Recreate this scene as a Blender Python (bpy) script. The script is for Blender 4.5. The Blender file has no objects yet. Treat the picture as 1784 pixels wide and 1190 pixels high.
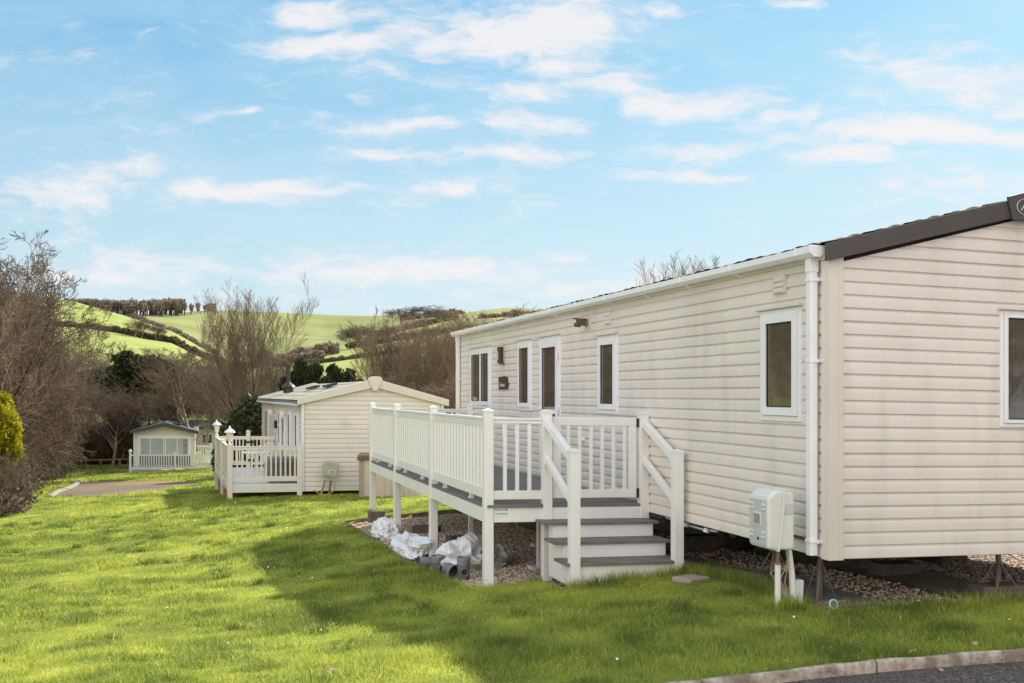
import bpy, math, random
import numpy as np
from mathutils import Vector, noise as mnoise
R = math.radians
random.seed(7); rng = np.random.default_rng(7)
scn = bpy.context.scene
COL = scn.collection
F, CX, HZ, CAM = 1830., 892., 685., 1.70      # photo width 1784 px

# ------------------------------------------------------------------ basics
ORG = {}
def tag(o, label=None, cat=None, group=None, kind=None):
    if label: o['label'] = label
    if cat: o['category'] = cat
    if group: o['group'] = group
    if kind: o['kind'] = kind
    return o
def thing(name, loc, label, cat, group=None):
    o = bpy.data.objects.new(name, None); COL.objects.link(o)
    o.location = loc; o.empty_display_size = .2
    ORG[o.name] = Vector(loc)
    return tag(o, label, cat, group)
def copy_tree(o, parent=None):
    c = o.copy(); COL.objects.link(c); c.parent = parent
    for ch in list(o.children): copy_tree(ch, c)
    return c

class Fr:
    """building frame: u across the gable, v along the length; the plots fall slightly to the right"""
    def __init__(s, x, y, deg, fall=.0198, z=0):
        a = R(deg); s.x, s.y, s.z = x, y, z
        s.U = (math.cos(a), math.sin(a)); s.V = (-math.sin(a), math.cos(a)); s.f = fall
    def P(s, u, v, z):
        return Vector((s.x + s.U[0]*u + s.V[0]*v, s.y + s.U[1]*u + s.V[1]*v, s.z + z - s.f*u))
WORLD = Fr(0, 0, 0, 0)
HOME = Fr(2.5036, 8.27, 16.6)

class MB:
    def __init__(s, fr=WORLD): s.fr = fr; s.v = []; s.f = []
    def add(s, pts, faces):
        n = len(s.v); P = s.fr.P
        s.v += [P(*p) for p in pts]
        s.f += [tuple(i+n for i in f) for f in faces]
        return s
    def box(s, u0, u1, v0, v1, z0, z1):
        if u0 > u1: u0, u1 = u1, u0
        if v0 > v1: v0, v1 = v1, v0
        if z0 > z1: z0, z1 = z1, z0
        return s.add([(u0,v0,z0),(u1,v0,z0),(u1,v1,z0),(u0,v1,z0),(u0,v0,z1),(u1,v0,z1),(u1,v1,z1),(u0,v1,z1)],
              [(0,3,2,1),(4,5,6,7),(0,1,5,4),(1,2,6,5),(2,3,7,6),(3,0,4,7)])
    def prism(s, poly, axis, a0, a1):
        """poly of 2D points extruded; axis 'u': poly=(v,z), 'v': poly=(u,z), 'z': poly=(u,v)"""
        n = len(poly)
        def mk(p, a):
            return {'u': (a, p[0], p[1]), 'v': (p[0], a, p[1]), 'z': (p[0], p[1], a)}[axis]
        pts = [mk(p, a0) for p in poly] + [mk(p, a1) for p in poly]
        fs = [tuple(range(n)), tuple(range(2*n-1, n-1, -1))]
        fs += [(i, i+n, (i+1) % n + n, (i+1) % n) for i in range(n)]
        return s.add(pts, fs)
    def beam(s, a, b, w, h, side=None):
        """bar from a to b, w wide (across), h high"""
        a = Vector(a); b = Vector(b); d = (b-a).normalized()
        sd = Vector(side) if side else d.cross(Vector((0,0,1))).normalized()
        up = sd.cross(d).normalized()
        pts = []
        for p in (a, b):
            for i, j in ((-1,-1),(1,-1),(1,1),(-1,1)):
                pts.append(tuple(p + sd*(i*w/2) + up*(j*h/2)))
        return s.add(pts, [(0,1,2,3),(7,6,5,4),(0,4,5,1),(1,5,6,2),(2,6,7,3),(3,7,4,0)])
    def tube(s, pts, rad, n=8, cap=True):
        pts = [Vector(p) for p in pts]
        if not hasattr(rad, '__len__'): rad = [rad]*len(pts)
        out = []; up0 = None
        for i, p in enumerate(pts):
            d = (pts[min(i+1, len(pts)-1)] - pts[max(i-1, 0)]).normalized()
            ref = Vector((0,0,1)) if abs(d.z) < .9 else Vector((1,0,0))
            if up0 is not None: ref = up0
            a = d.cross(ref)
            if a.length < 1e-4: a = d.cross(Vector((0,1,0)))
            a.normalize(); b = a.cross(d).normalized(); up0 = b
            for k in range(n):
                t = 2*math.pi*k/n
                out.append(tuple(p + (a*math.cos(t) + b*math.sin(t))*rad[i]))
        fs = []
        for i in range(len(pts)-1):
            for k in range(n):
                fs.append((i*n+k, i*n+(k+1) % n, (i+1)*n+(k+1) % n, (i+1)*n+k))
        if cap:
            fs.append(tuple(range(n-1, -1, -1))); m = (len(pts)-1)*n
            fs.append(tuple(range(m, m+n)))
        return s.add(out, fs)
    def lathe(s, c, prof, n=14):
        """prof: (radius, z) list about a vertical axis at c=(u,v,z)"""
        pts = [(c[0]+r*math.cos(2*math.pi*k/n), c[1]+r*math.sin(2*math.pi*k/n), c[2]+z) for r, z in prof for k in range(n)]
        fs = [(i*n+k, i*n+(k+1) % n, (i+1)*n+(k+1) % n, (i+1)*n+k) for i in range(len(prof)-1) for k in range(n)]
        fs += [tuple(range(n-1, -1, -1)), tuple(range((len(prof)-1)*n, len(prof)*n))]
        return s.add(pts, fs)
    def build(s, name, mat, parent=None, bevel=0, smooth=False, loc=None):
        if parent is not None: o0 = ORG[parent.name]
        elif loc is not None: o0 = Vector(loc)
        else: o0 = Vector((0,0,0))
        me = bpy.data.meshes.new(name)
        me.from_pydata([tuple(p-o0) for p in s.v], [], s.f); me.validate()
        o = bpy.data.objects.new(name, me); COL.objects.link(o)
        me.materials.append(mat)
        if parent is not None: o.parent = parent
        else: o.location = o0
        ORG[o.name] = o0
        if bevel:
            m = o.modifiers.new('bevel', 'BEVEL'); m.width = bevel; m.segments = 2; m.limit_method = 'ANGLE'; m.angle_limit = R(50)
        if smooth:
            for p in me.polygons: p.use_smooth = True
        return o

def np_mesh(name, V, quads=None, tris=None, mat=None, attr=None, smooth=False):
    me = bpy.data.meshes.new(name)
    nq = 0 if quads is None else len(quads); nt = 0 if tris is None else len(tris)
    me.vertices.add(len(V)); me.vertices.foreach_set('co', np.ascontiguousarray(V, dtype=np.float32).ravel())
    idx = []; starts = []
    if nq: idx.append(np.asarray(quads).ravel()); starts.append(np.arange(nq)*4)
    if nt: idx.append(np.asarray(tris).ravel()); starts.append(nq*4+np.arange(nt)*3)
    idx = np.concatenate(idx).astype(np.int32); starts = np.concatenate(starts).astype(np.int32)
    me.loops.add(len(idx)); me.loops.foreach_set('vertex_index', idx)
    me.polygons.add(nq+nt); me.polygons.foreach_set('loop_start', starts)
    me.update(calc_edges=True)
    if attr is not None:
        a = me.attributes.new('rnd', 'FLOAT', 'POINT'); a.data.foreach_set('value', attr.astype(np.float32))
    if smooth: me.polygons.foreach_set('use_smooth', np.ones(nq+nt, dtype=bool))
    if mat: me.materials.append(mat)
    return me
def link(name, me, parent=None, loc=None):
    o = bpy.data.objects.new(name, me); COL.objects.link(o)
    if parent is not None: o.parent = parent; ORG[o.name] = ORG[parent.name]
    if loc is not None: o.location = loc
    return o

# ------------------------------------------------------------------ materials
def mat(name, col, rough=.6, spec=.5, var=0., vscale=3., bump=0., bscale=40., col2=None, metal=0., dirt_or_reflection=None, aniso=None, transl=0., coat=0., attr=False, ramp=None, cscale=None):
    m = bpy.data.materials.new(name); m.use_nodes = True
    nt = m.node_tree; N = nt.nodes; L = nt.links
    b = N['Principled BSDF']
    b.inputs['Roughness'].default_value = rough; b.inputs['Specular IOR Level'].default_value = spec
    b.inputs['Metallic'].default_value = metal
    if coat: b.inputs['Coat Weight'].default_value = coat
    tc = N.new('ShaderNodeNewGeometry')
    def nz(scale, detail=4, vec=None):
        n = N.new('ShaderNodeTexNoise'); n.inputs['Scale'].default_value = scale; n.inputs['Detail'].default_value = detail
        src = tc.outputs['Position']
        if vec:
            mp = N.new('ShaderNodeVectorMath'); mp.operation = 'MULTIPLY'; mp.inputs[1].default_value = vec
            L.new(src, mp.inputs[0]); src = mp.outputs[0]
        L.new(src, n.inputs['Vector']); return n
    c = (*col, 1)
    out = None
    if ramp:                                   # list of (pos, col), driven by noise or by the blade attribute
        rp = N.new('ShaderNodeValToRGB')
        while len(rp.color_ramp.elements) < len(ramp): rp.color_ramp.elements.new(.5)
        for e, (p, cc) in zip(rp.color_ramp.elements, ramp): e.position = p; e.color = (*cc, 1)
        if attr:
            at = N.new('ShaderNodeAttribute'); at.attribute_name = 'rnd'; L.new(at.outputs['Fac'], rp.inputs[0])
        else:
            n = nz(cscale or vscale, 6, aniso); L.new(n.outputs['Fac'], rp.inputs[0])
        out = rp.outputs[0]
    if out is None and (var or col2):
        n = nz(vscale, 5, aniso)
        mx = N.new('ShaderNodeMix'); mx.data_type = 'RGBA'
        a = tuple(max(0, k*(1-var)) for k in col); bb = col2 or tuple(min(1, k*(1+var)) for k in col)
        if col2: a = col
        mx.inputs['A'].default_value = (*a, 1); mx.inputs['B'].default_value = (*bb, 1)
        mr = N.new('ShaderNodeMapRange'); mr.inputs['From Min'].default_value = .35; mr.inputs['From Max'].default_value = .65
        L.new(n.outputs['Fac'], mr.inputs['Value']); L.new(mr.outputs[0], mx.inputs['Factor'])
        out = mx.outputs['Result']
    if dirt_or_reflection:                                   # (colour, scale, threshold, strength)
        n = nz(dirt_or_reflection[1], 7, dirt_or_reflection[4] if len(dirt_or_reflection) > 4 else None); mr = N.new('ShaderNodeMapRange')
        mr.inputs['From Min'].default_value = dirt_or_reflection[2]; mr.inputs['From Max'].default_value = dirt_or_reflection[2]+.18
        mr.inputs['To Max'].default_value = dirt_or_reflection[3]
        L.new(n.outputs['Fac'], mr.inputs['Value'])
        mx = N.new('ShaderNodeMix'); mx.data_type = 'RGBA'
        if out is None: mx.inputs['A'].default_value = c
        else: L.new(out, mx.inputs['A'])
        mx.inputs['B'].default_value = (*dirt_or_reflection[0], 1); L.new(mr.outputs[0], mx.inputs['Factor']); out = mx.outputs['Result']
    if out is None: b.inputs['Base Color'].default_value = c
    else: L.new(out, b.inputs['Base Color'])
    if bump:
        n = nz(bscale, 3, aniso); bp = N.new('ShaderNodeBump'); bp.inputs['Strength'].default_value = 1; bp.inputs['Distance'].default_value = bump
        L.new(n.outputs['Fac'], bp.inputs['Height']); L.new(bp.outputs[0], b.inputs['Normal'])
    if transl:
        t = N.new('ShaderNodeBsdfTranslucent'); ms = N.new('ShaderNodeMixShader'); ms.inputs[0].default_value = transl
        if out is None: t.inputs[0].default_value = c
        else: L.new(out, t.inputs[0])
        o = N['Material Output']; L.new(b.outputs[0], ms.inputs[1]); L.new(t.outputs[0], ms.inputs[2]); L.new(ms.outputs[0], o.inputs[0])
    return m
M = {}
M['siding'] = mat('cream_siding', (.755,.695,.628), .36, .5, var=.035, vscale=1.1, bump=.003, bscale=2.2, aniso=(1,1,.6), dirt_or_reflection=((.50,.47,.38), 2.4, .50, .30, (1.6,1.6,.28)))
M['siding2'] = mat('cream_siding_neighbour', (.76,.695,.62), .42, .5, var=.04, vscale=.8, dirt_or_reflection=((.5,.44,.35), 2., .58, .4))
M['siding3'] = mat('beige_siding_far', (.76,.67,.58), .5, .4, var=.04, vscale=.6)
M['trim'] = mat('cream_trim', (.70,.645,.57), .4, .5, var=.03, vscale=2)
M['upvc'] = mat('white_upvc', (.83,.84,.86), .28, .5, var=.015, vscale=2, dirt_or_reflection=((.6,.58,.52), 9, .62, .3))
M['deckw'] = mat('white_deck_upvc', (.84,.835,.82), .33, .5, var=.02, vscale=1.6, dirt_or_reflection=((.62,.60,.53), 5, .60, .35), bump=.0006, bscale=18)
M['deckc'] = mat('cream_deck_upvc', (.74,.69,.60), .45, .4, var=.03, vscale=1.2, dirt_or_reflection=((.5,.46,.38), 4, .6, .4))
M['board'] = mat('grey_composite_board', (.175,.160,.150), .8, .4, var=.14, vscale=6, bump=.001, bscale=60, aniso=(1,1,1), dirt_or_reflection=((.27,.25,.22), 5, .55, .5))
M['brown'] = mat('brown_bargeboard', (.075,.062,.055), .55, .45, var=.08, vscale=4, bump=.0008, bscale=60)
M['tile'] = mat('tile_roof_sheet', (.19,.15,.115), .75, .3, var=.3, vscale=5, dirt_or_reflection=((.13,.14,.07), 8, .52, .8))
M['tile2'] = mat('weathered_tile_roof', (.36,.33,.27), .75, .3, var=.12, vscale=2, dirt_or_reflection=((.22,.27,.17), 3, .5, .7))
M['tile3'] = mat('slate_grey_roof', (.17,.18,.20), .6, .4, var=.1, vscale=2)
M['greyeave'] = mat('slate_bargeboard', (.06,.065,.075), .5, .5)
M['glass'] = mat('dark_window_glass', (.085,.068,.05), .035, .9, bump=.0007, bscale=5, coat=.6, dirt_or_reflection=((.15,.12,.09), 7, .5, .5))  # paler brown patches put twig reflections into the glass colour
M['blind'] = mat('pale_blind_behind_glass', (.42,.46,.45), .12, .8, var=.06, vscale=2, coat=.6)
M['rubber'] = mat('black_rubber', (.02,.02,.02), .7, .3)
M['dark'] = mat('dark_underframe', (.035,.03,.027), .8, .3, var=.3, vscale=3)
M['steel'] = mat('galvanised_steel', (.17,.16,.145), .5, .5, metal=.5, dirt_or_reflection=((.2,.13,.08), 12, .5, .6))
M['lampb'] = mat('brown_lamp_housing', (.045,.028,.022), .4, .5)
M['lampw'] = mat('lamp_diffuser', (.8,.76,.66), .3, .5)
M['rust'] = mat('rusty_bracket', (.22,.13,.06), .7, .3, var=.4, vscale=30)
M['redm'] = mat('red_stripe', (.23,.015,.015), .45, .5)
M['meter'] = mat('pale_grey_meter_box', (.70,.71,.65), .45, .5, var=.03, vscale=4, dirt_or_reflection=((.36,.40,.30), 9, .60, .45))
M['metdoor'] = mat('grey_meter_door', (.53,.55,.54), .45, .5, var=.04, vscale=5, dirt_or_reflection=((.33,.34,.28), 12, .6, .4))
M['metgreen'] = mat('sage_gas_box', (.42,.43,.30), .5, .4, var=.05, vscale=5)
M['conc'] = mat('concrete', (.30,.275,.24), .9, .2, var=.15, vscale=6, bump=.003, bscale=40, dirt_or_reflection=((.14,.13,.10), 3, .5, .6))
M['slab'] = mat('concrete_slab_under_home', (.36,.31,.26), .9, .2, var=.12, vscale=3, bump=.002, bscale=30, dirt_or_reflection=((.2,.17,.13), 2, .5, .6))
M['kerb'] = mat('weathered_kerb', (.46,.39,.32), .95, .15, var=.25, vscale=22, bump=.008, bscale=60, dirt_or_reflection=((.20,.155,.12), 8, .46, .8))
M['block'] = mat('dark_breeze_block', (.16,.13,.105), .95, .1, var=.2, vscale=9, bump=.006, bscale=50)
M['asphalt'] = mat('asphalt', (.072,.066,.064), .9, .25, ramp=[(.3,(.045,.034,.028)),(.5,(.105,.083,.070)),(.62,(.20,.165,.14)),(.75,(.36,.30,.25))], cscale=60, bump=.008, bscale=80)
M['pad'] = mat('mossy_tarmac_pad', (.12,.105,.095), .9, .2, ramp=[(.40,(.15,.13,.12)),(.52,(.20,.15,.10)),(.64,(.32,.19,.07))], cscale=.25)
M['gravelbase'] = mat('gravel_bed', (.3,.22,.16), .95, .1, ramp=[(.3,(.17,.12,.085)),(.5,(.38,.28,.21)),(.72,(.62,.52,.42))], cscale=34, bump=.02, bscale=34)
M['pebble'] = mat('pebbles', (.4,.3,.2), .8, .3, attr=True, ramp=[(0,(.34,.235,.165)),(.35,(.56,.42,.31)),(.7,(.72,.60,.47)),(1,(.85,.79,.70))])
M['timber'] = mat('brown_timber_edge', (.20,.14,.09), .85, .2, var=.25, vscale=8)
M['timberl'] = mat('orange_timber_post', (.38,.20,.09), .8, .2, var=.2, vscale=8)
M['bag'] = mat('white_plastic_sack', (.78,.79,.80), .32, .5, var=.03, vscale=6, dirt_or_reflection=((.35,.33,.31), 5, .62, .5))
M['bagd'] = mat('grey_crumpled_sack', (.30,.29,.28), .5, .4, var=.3, vscale=7)
M['pipe'] = mat('grey_drain_pipe', (.20,.20,.22), .45, .5, var=.06, vscale=7, dirt_or_reflection=((.32,.28,.24), 14, .58, .4))
M['pipein'] = mat('pipe_bore', (.05,.045,.045), .7, .3)
M['white'] = mat('white_paint', (.8,.8,.8), .4, .5)
M['teal'] = mat('teal_label_strip', (.30,.55,.52), .5, .4)
M['black'] = mat('black_print', (.02,.02,.02), .5, .4)
M['red'] = mat('red_print', (.4,.04,.04), .5, .4)
M['chrome'] = mat('silver_lettering', (.72,.73,.75), .3, .5, metal=.6)
M['iron'] = mat('white_cast_metal', (.82,.82,.82), .4, .5)
M['store'] = mat('grey_brown_storage_box', (.16,.145,.14), .6, .4, var=.08, vscale=5)
M['storel'] = mat('storage_box_lid', (.20,.19,.20), .55, .4)
M['shed'] = mat('beige_resin_shed', (.56,.48,.38), .6, .3, var=.05, vscale=3)
M['shedd'] = mat('taupe_shed_side', (.36,.31,.26), .7, .3, var=.05, vscale=3)
M['shedl'] = mat('brown_shed_lid', (.16,.11,.09), .65, .3)
M['yellow'] = mat('yellow_gas_hose', (.50,.42,.05), .5, .4)
M['bark'] = mat('bark_brown', (.20,.15,.11), .9, .2, var=.3, vscale=1.5)
M['barkl'] = mat('bark_pale', (.31,.26,.19), .9, .2, var=.3, vscale=1.5)
M['barkd'] = mat('bark_dark', (.09,.068,.05), .9, .2, var=.3, vscale=1.5)
M['twig'] = mat('twigs_brown', (.155,.11,.078), .9, .2, var=.22, vscale=.35)
M['twigl'] = mat('twigs_tan', (.235,.175,.12), .9, .2, var=.3, vscale=.35)
M['twigm'] = mat('twigs_purple_brown', (.135,.098,.076), .9, .2, var=.2, vscale=.2)
M['pine'] = mat('pine_needles', (.05,.075,.025), .8, .2, attr=True, ramp=[(0,(.016,.026,.010)),(.6,(.040,.060,.020)),(1,(.075,.095,.035))], transl=.15)
M['ever'] = mat('evergreen_leaves', (.06,.09,.03), .6, .3, attr=True, ramp=[(0,(.025,.035,.015)),(.6,(.06,.075,.03)),(1,(.12,.13,.06))], transl=.15)
M['ivy'] = mat('ivy_leaves', (.1,.12,.05), .5, .4, attr=True, ramp=[(0,(.045,.055,.025)),(.55,(.12,.12,.06)),(1,(.40,.38,.24))], transl=.15)
M['gold'] = mat('golden_conifer_foliage', (.3,.3,.03), .7, .2, attr=True, ramp=[(0,(.13,.12,.01)),(.5,(.36,.33,.015)),(1,(.66,.54,.04))], transl=.4)
M['hedge'] = mat('hedge_leaves', (.1,.09,.05), .8, .2, attr=True, ramp=[(0,(.06,.045,.025)),(.5,(.13,.10,.06)),(1,(.21,.17,.10))], transl=.15)
M['bramble'] = mat('bramble_leaves', (.15,.12,.08), .8, .2, attr=True, ramp=[(0,(.06,.045,.03)),(.6,(.15,.115,.08)),(1,(.30,.24,.17))], transl=.15)
M['grass'] = mat('grass_blades', (.2,.3,.03), .55, .25, attr=True, ramp=[(0,(.175,.225,.05)),(.3,(.38,.44,.08)),(.7,(.62,.64,.13)),(.93,(.72,.72,.19)),(1,(.70,.66,.32))], transl=.52)
M['daisy'] = mat('daisy_petals', (.82,.82,.80), .6, .3)
M['leafd'] = mat('dead_leaf', (.42,.30,.19), .8, .2, var=.3, vscale=30)
M['soil'] = mat('lawn_soil', (.05,.09,.012), .95, .1, ramp=[(.3,(.13,.15,.03)),(.6,(.26,.29,.045)),(.8,(.36,.37,.06))], cscale=1.3)

# ------------------------------------------------------------------ terrain
def tps_fit(P, Z, lam=.02):
    n = len(P); d = np.hypot(P[:,None,0]-P[None,:,0], P[:,None,1]-P[None,:,1])
    K = np.where(d > 0, d**2*np.log(d+1e-12), 0) + lam*np.eye(n)
    A = np.zeros((n+3, n+3)); A[:n,:n] = K; A[:n,n] = 1; A[:n,n+1:] = P; A[n,:n] = 1; A[n+1:,:n] = P.T
    return np.linalg.solve(A, np.concatenate([Z, [0,0,0]]))
_P = np.array([(.97,6.16),(3.36,6.9),(4.09,8.4),(2.55,8.4),(2.1,9.7),(1.68,10.6),(.6,10.3),(-.3,10.9),(-2.7,18.1),(-7.4,27.),(-21.5,67),(-13,25),
  (-3,6.2),(-8,8),(0,0),(8,3),(9,12),(8,20),(0,30),(2,60),(-40,64),(-30,25),(-4.2,14.2),(-12,45),(-4,0),(-26,60),(-20,12),(20,30),(20,60),(14,8),(-2.0,9.2),(-4.5,19)], float)
_Z = np.array([.0,.03,-.01,-.01,-.02,-.12,-.20,-.30,-.50,-1.0,-3.45,-1.35,-.12,-.55,-.02,.1,.1,-.35,-1.1,-2.9,-4.4,-2.1,-.72,-1.95,-.1,-3.3,-.9,-1.0,-2.6,.25,-.40,-.78])
_W = tps_fit(_P, _Z)
# far land: what one sees as (photo row) for columns x and distances r, turned into heights
_RX = np.array([-900,-300,0,130,200,250,300,340,400,500,570,640,700,800,880,960,1100,1500,2600], float)
_RR = np.array([70,95,125,180,240,330,420,520,640,760,1000], float)
_RY = np.array([
 [806]*8+[800,792,788,785,782,780,778,776,770,765,760],
 [772]*19,
 [745]*19,
 [700,700,700,700,700,700,698,697,696,696,696,696,694,690,690,688,686,680,680],
 [640,642,646,648,650,652,652,655,662,668,664,662,661,660,660,658,655,650,645],
 [560,562,566,569,578,588,596,616,640,640,632,623,615,604,600,597,592,585,575],
 [495,500,512,528,548,563,580,604,632,630,611,603,592,578,574,570,565,555,540],
 [540,545,550,553,556,566,578,592,612,612,606,595,577,562,556,553,548,540,530],
 [545,545,548,549,551,553,556,560,572,582,588,576,560,549,544,547,546,535,525],
 [548,548,549,549,550,550,547,543,543,546,548,549,549,546,538,541,545,540,530],
 [600]*19], float)
_RZ = CAM - (_RY-HZ)/F*_RR[:,None]
def vnoise(x, y, seed=0):
    x = np.asarray(x, float); y = np.asarray(y, float)
    xi = np.floor(x).astype(np.int64); yi = np.floor(y).astype(np.int64); fx = x-xi; fy = y-yi
    fx = fx*fx*(3-2*fx); fy = fy*fy*(3-2*fy)
    def h(a, b):
        n = (a*374761393 + b*668265263 + seed*974634777) & 0xffffffff
        n = ((n ^ (n >> 13))*1274126177) & 0xffffffff
        return ((n ^ (n >> 16)) & 0xffff)/65535.
    return (h(xi,yi)*(1-fx)+h(xi+1,yi)*fx)*(1-fy)+(h(xi,yi+1)*(1-fx)+h(xi+1,yi+1)*fx)*fy
def fbm(x, y, seed=0):
    return (vnoise(x,y,seed)+.5*vnoise(x*2.1,y*2.1,seed+1)+.25*vnoise(x*4.3,y*4.3,seed+2))/1.75
def G(X, Y):
    X = np.atleast_1d(np.asarray(X, float)); Y = np.atleast_1d(np.asarray(Y, float))
    Xc = np.clip(X, -50, 30); Yc = np.clip(Y, -10, 75)
    near = _W[-3] + _W[-2]*Xc + _W[-1]*Yc
    for (px, py), w in zip(_P, _W[:-3]):
        d2 = (Xc-px)**2+(Yc-py)**2
        near = near + w*.5*d2*np.log(d2+1e-12)
    r = np.clip(Y, 70, 1000); sx = np.clip(CX + F*X/np.maximum(Y, 60), -900, 2600)
    i = np.clip(np.searchsorted(_RR, r)-1, 0, len(_RR)-2); j = np.clip(np.searchsorted(_RX, sx)-1, 0, len(_RX)-2)
    a = (r-_RR[i])/(_RR[i+1]-_RR[i]); b = (sx-_RX[j])/(_RX[j+1]-_RX[j])
    a = a*a*(3-2*a)*.5+a*.5
    far = (_RZ[i,j]*(1-b)+_RZ[i,j+1]*b)*(1-a)+(_RZ[i+1,j]*(1-b)+_RZ[i+1,j+1]*b)*a
    t = np.clip((Y-58)/22, 0, 1); t = t*t*(3-2*t)
    return near*(1-t)+far*t
def g1(x, y): return float(G(x, y)[0])
def uv(X, Y, fr=HOME):
    a = X-fr.x; b = Y-fr.y
    return fr.U[0]*a+fr.U[1]*b, fr.V[0]*a+fr.V[1]*b
def at(px, Y):                                   # ground point seen in photo column px at distance Y
    X = (px-CX)/F*Y
    return X, Y, g1(X, Y)
def in_gravel(X, Y, m=0.):
    u, v = uv(X, Y)
    a = (u > .08-m) & (u < 4.1) & (v > .04-m) & (v < 12.6)
    b = (u > -2.06-m-.033*(v-3.2)) & (u < .2) & (v > 3.2-m) & (v < 11.4+m)
    c = (u > -1.32-m) & (u < .2) & (v > 2.46-m) & (v < 3.4)
    return a | b | c
KERB = [(-3.2,5.05),(-.9,5.58),(.2,5.86),(.985,6.08),(1.356,6.19),(1.80,6.35),(2.25,6.48),(2.803,6.62),(3.33,6.74),(4.4,7.08),(5.8,7.7),(8.5,9.1),(12,11.3)]
_kx = np.array([p[0] for p in KERB]); _ky = np.array([p[1] for p in KERB])
def in_road(X, Y, m=0.): return Y < np.interp(X, _kx, _ky)+m
NB = Fr(-5.325, 26.7, 18.5, z=0)
PAD = [(-16.3,35.6),(-17.0,40.5),(-11.2,44.2),(-10.2,37.2),(-12.3,34.6)]
def ground_at_px(px, py):
    Y = 5.
    while Y < 90:
        X = (px-CX)/F*Y
        if CAM-(py-HZ)/F*Y <= g1(X, Y): return X, Y
        Y += .1
    return X, Y
_pp = [(88,866),(140,839),(349,839),(342,846),(262,857),(200,864)]
PAD = [ground_at_px(*p) for p in _pp]
def in_poly(X, Y, poly):
    X = np.asarray(X); Y = np.asarray(Y); c = np.zeros(X.shape, bool); n = len(poly)
    for i in range(n):
        (x1,y1),(x2,y2) = poly[i], poly[(i+1) % n]
        k = ((y1 > Y) != (y2 > Y)) & (X < (x2-x1)*(Y-y1)/(y2-y1+1e-12)+x1)
        c ^= k
    return c
def lawn_h(X, Y):
    z = G(X, Y) + (.05*(fbm(X*.9, Y*.9, 3)-.5)+.03*(fbm(X*2.8, Y*2.8, 44)-.5))*np.clip((40-Y)/20, 0, 1)
    u, v = uv(X, Y)
    z = z - np.where(in_gravel(X, Y, .0), .16, 0.)
    z = z - np.where(in_road(X, Y), .14, 0.)
    z = z - np.where(in_poly(X, Y, PAD), .12, 0.)
    return z
# lawn sheet, fine near, then the land behind it as one sheet out to the horizon
xs = np.arange(-16, 9.01, .1); ys = np.arange(2, 26.01, .1)
XX, YY = np.meshgrid(xs, ys); ZZ = lawn_h(XX.ravel(), YY.ravel())
nx, ny = len(xs), len(ys); I = np.arange(nx*ny).reshape(ny, nx)
q = np.stack([I[:-1,:-1], I[:-1,1:], I[1:,1:], I[1:,:-1]], -1).reshape(-1, 4)
me = np_mesh('lawn', np.stack([XX.ravel(), YY.ravel(), ZZ], 1), q, mat=M['soil'], smooth=True)
tag(link('lawn', me), 'rough green lawn sloping down between the mobile homes', 'lawn', kind='structure')

# field land: polar-ish grid
tt = np.concatenate([np.linspace(-1.6, -.62, 24), np.linspace(-.6, .3, 200), np.linspace(.32, 1.3, 26)])
rr = np.concatenate([np.arange(25.5, 60, .6), np.geomspace(60, 1000, 170), [1300, 2600]])
T_, R_ = np.meshgrid(tt, rr); X_ = (T_*R_).ravel(); Y_ = R_.ravel()
Z_ = G(X_, np.minimum(Y_, 1000)) + np.where(Y_ > 90, (fbm(X_*.012, Y_*.012, 8)-.5)*np.clip(Y_/140, 0, 3.0), 0)
Z_ = Z_ - np.where(in_poly(X_, Y_, PAD), .12, 0) - np.where(Y_ < 26.2, .10, 0)
Z_ = np.where(Y_ > 1100, -60, Z_)
nx, ny = len(tt), len(rr); I = np.arange(nx*ny).reshape(ny, nx)
q = np.stack([I[:-1,:-1], I[:-1,1:], I[1:,1:], I[1:,:-1]], -1).reshape(-1, 4)
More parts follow.
